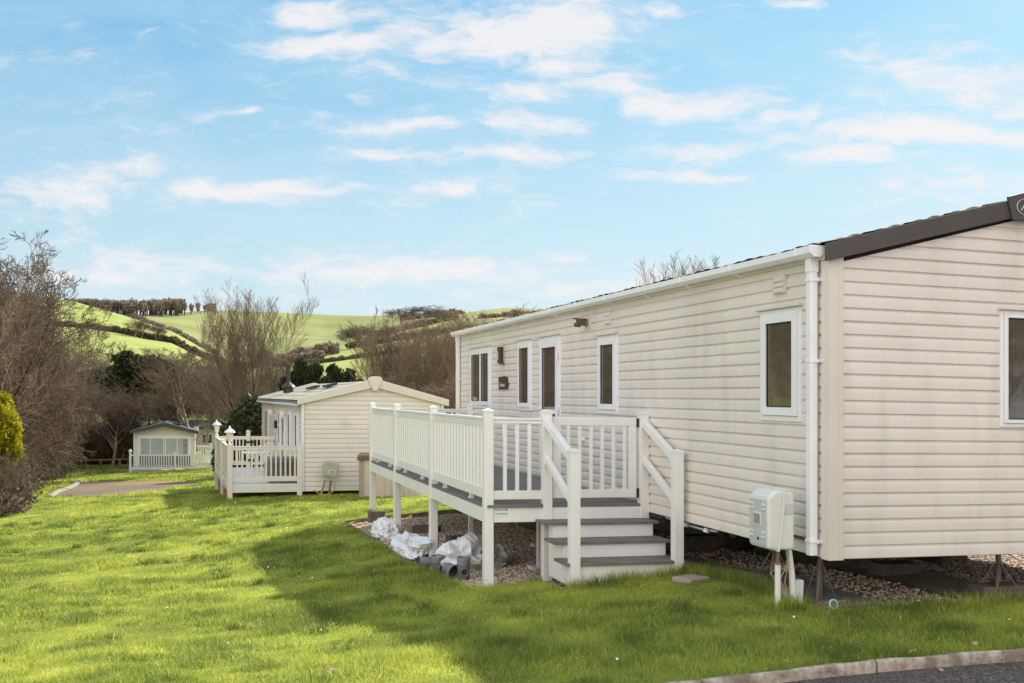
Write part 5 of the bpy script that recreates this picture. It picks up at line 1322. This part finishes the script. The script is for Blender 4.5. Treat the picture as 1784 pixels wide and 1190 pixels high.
# skyline wood
lob = []; r = random.Random(3); V_ = []; segs = []
for i in range(250):
    px = r.uniform(95, 322) if i < 222 else r.uniform(322, 375); Y = r.uniform(700, 770); X, Y, z = at(px, Y)
    h = r.uniform(8,11)*(1.0 if px < 322 else .6)
    if 322 < px < 332: continue
    segs.append(([Vector((X,Y,z-1)), Vector((X+.3,Y,z+h*.6)), Vector((X,Y,z+h*.95))], [.5,.35,.1]))
    for k in range(5):
        a = r.random()*6.28; segs.append(([Vector((X,Y,z+h*.35)), Vector((X+math.cos(a)*h*.2, Y+math.sin(a)*h*.2, z+h*.8)), Vector((X+math.cos(a)*h*.26, Y, z+h))], [.3,.18,.08]))
    lob.append((X,Y,z+h*.70,h*.20,h*.2,h*.36))
X0_, Y0_, Z0_ = at(228, 740)
wd = seg_mesh('wood', segs, M['hrow'], 4); o = link('far_wood', wd); tag(o, 'leafless wood standing along the skyline above the left hill', 'wood', kind='stuff')
lc = leaf_cloud('crowns', lob, 45000, .62, M['hrow2'], seed=12, elong=2.2)
lc.parent = o; tag(lc, kind='stuff')
# little cattle in the far field
for i, (px, Y) in enumerate(((712,350),(746,352),(718,352))):
    X, Y, z = at(px, Y); f2 = Fr(X, Y, 20+60*i, fall=0, z=z); t = thing('cow', (X,Y,z), 'tiny dark cow grazing in the far bright field, %s' % ['left','right of the others','middle'][i], 'cow', 'cattle in the far field')
    mb = MB(f2); mb.tube([(-.9,0,1.0),(-.6,0,1.05),(.3,0,1.0),(.8,0,1.1),(1.15,0,.85),(1.35,0,.45)], [.2,.42,.45,.34,.2,.14], 8)
    for x in (-.7,.6):
        for y in (-.22,.22): mb.tube([(x,y,.9),(x,y,0)], [.13,.07], 6)
    mb.build('body', M['dark'], t)

# ------------------------------------------------------------------ grass, pebbles, daisies
def scatter(n, tmin, tmax, y0, y1, r):
    Y = np.sqrt(r.random(n)*(y1**2-y0**2)+y0**2); X = (tmin+(tmax-tmin)*r.random(n))*Y; return X, Y
def not_lawn(X, Y, m=0):
    u, v = uv(X, Y); bad = in_gravel(X, Y, .05) | in_road(X, Y, .065) | in_poly(X, Y, PAD)
    bad |= (u > .03) & (u < 4.3) & (v > .0) & (v < 12.6)
    n_, w_ = uv(X, Y, NB); bad |= (n_ > -.1) & (n_ < 4) & (w_ > .3) & (w_ < 11.3)
    bad |= (n_ > -1.7) & (n_ < .1) & (w_ > .6) & (w_ < 6.3)
    bad |= (np.abs(u+.28) < .19) & (np.abs(v-1.92) < .15)
    return bad
BV = []; BQ = []; BT_ = []; BA = []; nb_ = 0
def blades(X, Y, h, w, r, lean=.5, dv=0.):
    global nb_
    n = len(X); ok = ~not_lawn(X, Y); X, Y = X[ok], Y[ok]; h = h[ok]; w = w[ok]; n = len(X)
    Z = lawn_h(X, Y)-.005
    a = r.random(n)*6.283; la = r.random(n)*6.283; l = h*lean*(.3+r.random(n)*1.0)
    bx, by = np.cos(a)*w*.5, np.sin(a)*w*.5; lx, ly = np.cos(la)*l, np.sin(la)*l
    P = np.zeros((n,5,3), np.float32)
    P[:,0] = np.stack([X-bx, Y-by, Z], 1); P[:,1] = np.stack([X+bx, Y+by, Z], 1)
    P[:,2] = np.stack([X+bx*.8+lx*.35, Y+by*.8+ly*.35, Z+h*.55], 1); P[:,3] = np.stack([X-bx*.8+lx*.35, Y-by*.8+ly*.35, Z+h*.55], 1)
    P[:,4] = np.stack([X+lx, Y+ly, Z+h*np.clip(1-(l/h)**2*.25, .4, 1)], 1)
    i = np.arange(n)[:,None]*5+nb_
    BV.append(P.reshape(-1,3)); BQ.append(i+np.array([[0,1,2,3]])); BT_.append(i+np.array([[3,2,4]]))
    pn = fbm(X*.55+30, Y*.55+30, 21); pf = fbm(X*2.3+30, Y*2.3+30, 31)
    rv = np.clip(.12+dv+.55*(pn-.15)+1.0*(pf-.5)+.5*(r.random(n)-.5), 0, .93); rv = np.where(r.random(n) < .018, .95+.03*r.random(n), rv)
    BA.append(np.repeat(rv, 5)); nb_ += n*5
def hgt(X, Y, base, r):
    c = fbm(X*1.15+9, Y*1.15+9, 5); f = fbm(X*4+9, Y*4+9, 15)
    u, v = uv(X, Y)
    edge = np.clip(1-np.abs(v+.25)/.9, 0, 1)*((u > -.3) & (u < 3))*.5
    return base*(.5+1.8*np.clip((c-.38)*2.6, 0, 1)*np.clip(.4+f,0,1.3)+edge)*(.6+.7*r.random(len(X)))
for (y0, y1, t0, t1, n, base, w) in ((5.0,7.6,-.56,.56,110000,.042,.0042),(7.6,10.5,-.55,.55,130000,.042,.0048),(10.5,14.5,-.53,.30,120000,.042,.006),(14.5,20,-.52,.1,120000,.045,.008),(20,30,-.52,.0,120000,.05,.013),(30,48,-.52,-.15,90000,.055,.022),(48,80,-.50,-.2,60000,.07,.04)):
    X, Y = scatter(n, t0, t1, y0, y1, rng); blades(X, Y, hgt(X, Y, base, rng), w*(.6+.8*rng.random(n)), rng, .75)
# longer tufts
tx, ty = scatter(1000, -.55, .5, 5.3, 24, rng)
cx_ = np.repeat(tx, 130); cy_ = np.repeat(ty, 130); sc = np.repeat(.05+.07*rng.random(len(tx)), 130)
X = cx_+rng.normal(size=len(cx_))*sc; Y = cy_+rng.normal(size=len(cx_))*sc
blades(X, Y, (.055+.05*rng.random(len(X)))*np.repeat(.5+.8*rng.random(len(tx)), 130), .0035+.0004*Y, rng, .9, -.14)
# fringe growing up against steps, posts and kerb
ex = []
for (u0,u1,v0,v1,n) in ((-1.35,.0,2.36,2.43,1500),(-.1,3.2,-.25,.02,1800),(-2.2,-2.12,3.1,5.2,420),(-.42,-.15,.1,.35,900),(-.15,.04,.3,2.4,2200)):
    uu = u0+(u1-u0)*rng.random(n); vv = v0+(v1-v0)*rng.random(n); X = HOME.x+HOME.U[0]*uu+HOME.V[0]*vv; Y = HOME.y+HOME.U[1]*uu+HOME.V[1]*vv
    blades(X, Y, (.07+.09*rng.random(n)**2), .0045*np.ones(n), rng, .5)
me = np_mesh('grass', np.concatenate(BV), np.concatenate(BQ), np.concatenate(BT_), mat=M['grass'], attr=np.concatenate(BA))
tag(link('grass', me), 'rough uneven grass blades covering the lawn', 'grass', kind='stuff')
# pebbles
n = 34000; uu = np.concatenate([-2.1+2.3*rng.random(n*5//10), .06+4*rng.random(n*5//10)]); vv = np.concatenate([3.15+8.2*rng.random(n*5//10)**1.3, .05+10*rng.random(n*5//10)**1.5])
X = HOME.x+HOME.U[0]*uu+HOME.V[0]*vv; Y = HOME.y+HOME.U[1]*uu+HOME.V[1]*vv
ok = in_gravel(X, Y, -.01) & ~((uu > 1.5) & (uu < 2.22) & (rng.random(len(uu)) > .03)) & ~((uu > .08) & (uu < .77) & (vv > .3) & (rng.random(len(uu)) > .05)); X = X[ok]; Y = Y[ok]; n = len(X)
Z = gz(X, Y)+.006; s = (.008+.014*rng.random(n))
oc = np.array([(1,0,0),(0,1,0),(-1,0,0),(0,-1,0),(0,0,.7),(0,0,-.7)], float)
a = rng.random(n)*6.28; sx = s*(.8+.8*rng.random(n)); sy = s*(.7+.6*rng.random(n))
vx = oc[None,:,0]*sx[:,None]; vy = oc[None,:,1]*sy[:,None]
P = np.stack([X[:,None]+vx*np.cos(a)[:,None]-vy*np.sin(a)[:,None], Y[:,None]+vx*np.sin(a)[:,None]+vy*np.cos(a)[:,None], Z[:,None]+oc[None,:,2]*s[:,None]+.3*vx*(rng.random(n)-.5)[:,None]], 2).reshape(-1,3)
tr = np.array([(0,1,4),(1,2,4),(2,3,4),(3,0,4),(1,0,5),(2,1,5),(3,2,5),(0,3,5)]); Tq = (np.arange(n)[:,None,None]*6+tr[None]).reshape(-1,3)
tag(link('pebbles', np_mesh('pebbles', P, None, Tq, mat=M['pebble'], attr=np.repeat(rng.random(n), 6))), 'loose brown and cream pebbles on the gravel bed', 'pebbles', kind='stuff')
# daisies
mb = MB(); mb.add([(0,0,.0)]+[(.013*math.cos(k*.785), .013*math.sin(k*.785), .004) for k in range(8)], [(0,k+1,(k+1) % 8+1) for k in range(8)])
d0 = mb.build('daisy', M['daisy'])
spots = [(400,1060),(398,1131),(203,1130),(240,1172),(467,997),(478,999),(520,1013),(544,1015),(272,960),(290,960),(52,1018),(500,972),(655,927),(500,925),(527,925),(291,1068),(300,1067),(575,1068),(592,1068),(122,1175),(1043,1017),(1140,1075),(1357,1052),(1196,1013),(1005,1165),(1075,1165),(1758,1096),(1383,1091),(320,905),(452,895),(254,895),(340,912),(700,925),(360,890),(378,1005),(1600,1060),(630,980),(150,985),(95,890),(410,880),(480,880),(560,1110)]
for i, (px, py) in enumerate(spots):
    X, Y = ground_at_px(px, py); o = d0 if i == 0 else d0.copy()
    if i: COL.objects.link(o)
    s = max(.75, Y/15); o.location = (X, Y, float(lawn_h(np.array([X]), np.array([Y]))[0])+.055); o.scale = (s*.9, s*.9, s); o.rotation_euler = (R(random.uniform(-30,60)), R(random.uniform(-30,30)), 0)
    tag(o, 'tiny white daisy in the grass', 'daisy', 'daisies scattered in the lawn')
mb = MB(); mb.add([(-.035,0,0),(-.01,-.02,.012),(.03,-.012,.004),(.045,.005,.016),(.012,.022,.0),(-.018,.016,.014),(0,0,.008)], [(0,1,6),(1,2,6),(2,3,6),(3,4,6),(4,5,6),(5,0,6)])
l0 = mb.build('dead_leaf', M['leafd'])
for i, (px, py) in enumerate(((997,1043),(690,972),(702,968),(660,948),(845,1021),(900,1019),(1370,1174),(1470,1168),(1560,1160),(1700,1140),(1745,1150),(578,1183),(760,1037),(655,1002),(1640,1163),(1590,1150),(1455,1178),(700,1000))):
    X, Y = ground_at_px(px, py); o = l0 if i == 0 else l0.copy()
    if i: COL.objects.link(o)
    up = -.02 if bool(in_road(np.array([X]), np.array([Y]))[0]) else .05
    o.location = (X, Y, g1(X, Y)+up); o.rotation_euler = (R(random.uniform(-15,15)), R(random.uniform(-15,15)), random.random()*6); o.scale = (random.uniform(.6,1.),)*3
    tag(o, 'curled brown dead leaf on the ground', 'leaf', 'dead leaves on lawn, gravel and road')

# ------------------------------------------------------------------ sky, sun, camera
SUN_AZ, SUN_EL = 34.5, 37.2                       # azimuth from +Y towards +X
w = bpy.data.worlds.new('World'); scn.world = w; w.use_nodes = True
nt = w.node_tree; N = nt.nodes; L = nt.links; bg = N['Background']
sky = N.new('ShaderNodeTexSky'); sky.sky_type = 'NISHITA'; sky.sun_disc = False
sky.sun_elevation = R(SUN_EL); sky.sun_rotation = R(SUN_AZ); sky.air_density = 1.0; sky.dust_density = .6; sky.ozone_density = 2.5; sky.altitude = 50
tc = N.new('ShaderNodeTexCoord'); sp = N.new('ShaderNodeSeparateXYZ'); L.new(tc.outputs['Generated'], sp.inputs[0])
def mth(op, a, b=None, c=None, clamp=False):
    n = N.new('ShaderNodeMath'); n.operation = op; n.use_clamp = clamp
    for i, x in enumerate((a, b, c)):
        if x is None: continue
        if isinstance(x, (int, float)): n.inputs[i].default_value = x
        else: L.new(x, n.inputs[i])
    return n.outputs[0]
def vm(op, a, b=None):
    n = N.new('ShaderNodeVectorMath'); n.operation = op
    for i, x in enumerate((a, b)):
        if x is None: continue
        if isinstance(x, tuple): n.inputs[i].default_value = x
        else: L.new(x, n.inputs[i])
    return n
def comb(x, y, z):
    n = N.new('ShaderNodeCombineXYZ')
    for i, v_ in enumerate((x, y, z)):
        if isinstance(v_, (int, float)): n.inputs[i].default_value = v_
        else: L.new(v_, n.inputs[i])
    return n.outputs[0]
def noise(vec, scale, detail=6, rough=.55, dist=0.):
    n = N.new('ShaderNodeTexNoise'); n.inputs['Scale'].default_value = scale; n.inputs['Detail'].default_value = detail; n.inputs['Roughness'].default_value = rough; n.inputs['Distortion'].default_value = dist
    L.new(vec, n.inputs['Vector']); return n.outputs['Fac']
ze_ = mth('ADD', mth('MAXIMUM', sp.outputs['Z'], 0.), .10)
px_ = mth('DIVIDE', sp.outputs['X'], ze_); py_ = mth('DIVIDE', sp.outputs['Y'], ze_)
plane = comb(px_, mth('MULTIPLY', py_, .8), 0.)
n_big = noise(plane, 1.1, 4, .5, .3); n_med = noise(plane, 3.4, 8, .62, .6)
# slopes of the view direction: azimuth and elevation tangents, for the banks of cloud in this part of the sky
ay = mth('MAXIMUM', mth('ABSOLUTE', sp.outputs['Y']), .05)
q0 = comb(mth('DIVIDE', sp.outputs['X'], ay), mth('DIVIDE', sp.outputs['Z'], ay), 0.)
wv = N.new('ShaderNodeTexNoise'); wv.inputs['Scale'].default_value = 9; wv.inputs['Detail'].default_value = 4; L.new(q0, wv.inputs['Vector'])
wd_ = vm('MULTIPLY', vm('SUBTRACT', wv.outputs['Color'], (.5,.5,.5)).outputs[0], (.10,.035,0)).outputs[0]
q = vm('ADD', q0, wd_).outputs[0]
banks = [(905,50,215,60,1.),(570,78,140,26,.85),(560,20,110,26,.7),(430,335,170,26,.95),(110,335,150,30,.7),(250,285,90,20,.45),(775,325,100,20,.75),(1175,178,125,32,1.),(1070,140,80,34,.9),(920,160,90,22,.8),(620,168,90,14,.55),(1590,232,230,24,.95),(1350,208,110,20,.85),(1485,275,150,18,.8),(1200,302,130,12,.7),(1210,258,120,22,.75),(1640,130,170,50,.6),(720,218,110,18,.75),(660,262,60,14,.8),(860,272,120,16,.8),(570,200,50,12,.6),(900,215,110,22,.7),(1770,190,50,18,.8),(1360,4,60,10,.8),(436,187,26,8,.7),(1650,320,180,30,.45),(650,120,70,20,.5),(990,110,120,22,.7),(1180,12,90,14,.6),(700,478,420,30,.72),(220,470,200,30,.66),(1100,500,330,34,.6),(480,520,300,20,.5)]
acc = None
for (bx, by, rx_, ry_, am) in banks:
    cx0, cz0 = (bx-CX)/F, (HZ-by)/F
    d = vm('MULTIPLY', vm('SUBTRACT', q, (cx0, cz0, 0)).outputs[0], (F/rx_, F/ry_, 0)).outputs[0]
    g_ = mth('MULTIPLY', mth('EXPONENT', mth('MULTIPLY', vm('DOT_PRODUCT', d, d).outputs['Value'], -1.)), am)
    acc = g_ if acc is None else mth('MAXIMUM', acc, g_)
qs = vm('MULTIPLY', q, (1., 3.0, 1.)).outputs[0]
fine = noise(qs, 15, 9, .62, .3); fine2 = noise(qs, 42, 6, .6, .2)
tex = mth('ADD', mth('MULTIPLY', fine, .75), mth('MULTIPLY', fine2, .30))
dens = mth('ADD', mth('MULTIPLY', acc, .84), mth('MULTIPLY', mth('SUBTRACT', tex, .51), 2.0))
gen = mth('MULTIPLY', mth('SUBTRACT', mth('ADD', mth('MULTIPLY', n_big, .6), mth('MULTIPLY', n_med, .6)), .60), 1.35)
dens = mth('ADD', dens, gen)
cl = N.new('ShaderNodeMapRange'); cl.interpolation_type = 'SMOOTHSTEP'; cl.inputs['From Min'].default_value = .08; cl.inputs['From Max'].default_value = .80; L.new(dens, cl.inputs['Value'])
# thin veil thickening to the horizon
veil = mth('MULTIPLY', mth('POWER', mth('SUBTRACT', 1., mth('MINIMUM', mth('MULTIPLY', mth('MAXIMUM', sp.outputs['Z'], 0.), 2.6), 1.)), 1.5), .95, None, True)
veil = mth('MULTIPLY', veil, mth('ADD', mth('MULTIPLY', noise(qs, 4, 5, .5, .2), .8), .58), None, True)
# wispy thin cloud everywhere
wisp = mth('MULTIPLY', mth('SUBTRACT', noise(qs, 5.5, 7, .6, .5), .40), 2.2, None, True)
grade = vm('MULTIPLY', sky.outputs[0], (.52, .70, .70)).outputs[0]
def mix(a, b, f):
    n = N.new('ShaderNodeMix'); n.data_type = 'RGBA'
    if isinstance(a, tuple): n.inputs['A'].default_value = (*a, 1)
    else: L.new(a, n.inputs['A'])
    n.inputs['B'].default_value = (*b, 1)
    if isinstance(f, float): n.inputs['Factor'].default_value = f
    else: L.new(f, n.inputs['Factor'])
    return n.outputs['Result']
SKC = 1.0
rmp = N.new('ShaderNodeValToRGB'); L.new(mth('ADD', mth('MULTIPLY', sp.outputs['Z'], 2.2), mth('MULTIPLY', sp.outputs['X'], -.55)), rmp.inputs[0])
e = rmp.color_ramp.elements; e[0].position = 0; e[0].color = (.33,.43,.48,1); e[1].position = .98; e[1].color = (.10,.29,.46,1)
k_ = e.new(.4); k_.color = (.20,.38,.475,1)
base_ = vm('SCALE', rmp.outputs[0]); base_.inputs['Scale'].default_value = 10.
mb_ = N.new('ShaderNodeMix'); mb_.data_type = 'RGBA'; mb_.inputs['Factor'].default_value = .65; L.new(grade, mb_.inputs['A']); L.new(base_.outputs[0], mb_.inputs['B'])
c1 = mix(mb_.outputs['Result'], (4.1,4.55,4.8), veil)
c1 = mix(c1, (3.5,4.5,4.9), mth('MULTIPLY', wisp, .55))
c1 = mix(c1, (5.0,4.85,4.9), mth('MULTIPLY', cl.outputs[0], .9))
# added: unseen bright sky glow behind the viewer, lighting the shaded walls
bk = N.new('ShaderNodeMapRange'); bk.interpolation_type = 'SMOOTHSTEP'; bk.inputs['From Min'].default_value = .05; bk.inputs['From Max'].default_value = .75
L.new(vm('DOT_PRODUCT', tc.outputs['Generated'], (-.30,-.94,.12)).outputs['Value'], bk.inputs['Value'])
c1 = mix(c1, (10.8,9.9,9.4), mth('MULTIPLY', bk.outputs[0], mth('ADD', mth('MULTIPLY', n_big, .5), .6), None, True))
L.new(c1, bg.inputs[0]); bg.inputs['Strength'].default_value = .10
sun = bpy.data.lights.new('sun', 'SUN'); sun.energy = 4.2; sun.angle = R(1.0); sun.color = (1, .93, .80)
so = bpy.data.objects.new('sun', sun); COL.objects.link(so)
dv = Vector((math.sin(R(SUN_AZ))*math.cos(R(SUN_EL)), math.cos(R(SUN_AZ))*math.cos(R(SUN_EL)), math.sin(R(SUN_EL))))
so.rotation_euler = dv.to_track_quat('Z', 'Y').to_euler(); so.location = (20, 20, 30)
cam = bpy.data.cameras.new('camera'); co = bpy.data.objects.new('camera', cam); COL.objects.link(co)
cam.sensor_width = 36; cam.lens = 36*F/1784; cam.shift_y = (HZ-595)/1784; cam.shift_x = 0
cam.clip_start = .1; cam.clip_end = 5000
co.location = (0, 0, CAM); co.rotation_euler = (R(90), 0, 0); scn.camera = co
scn.view_settings.view_transform = 'Standard'; scn.view_settings.look = 'None'; scn.view_settings.gamma = 1; scn.view_settings.exposure = .9
scn.cycles.max_bounces = 6; scn.cycles.transparent_max_bounces = 4
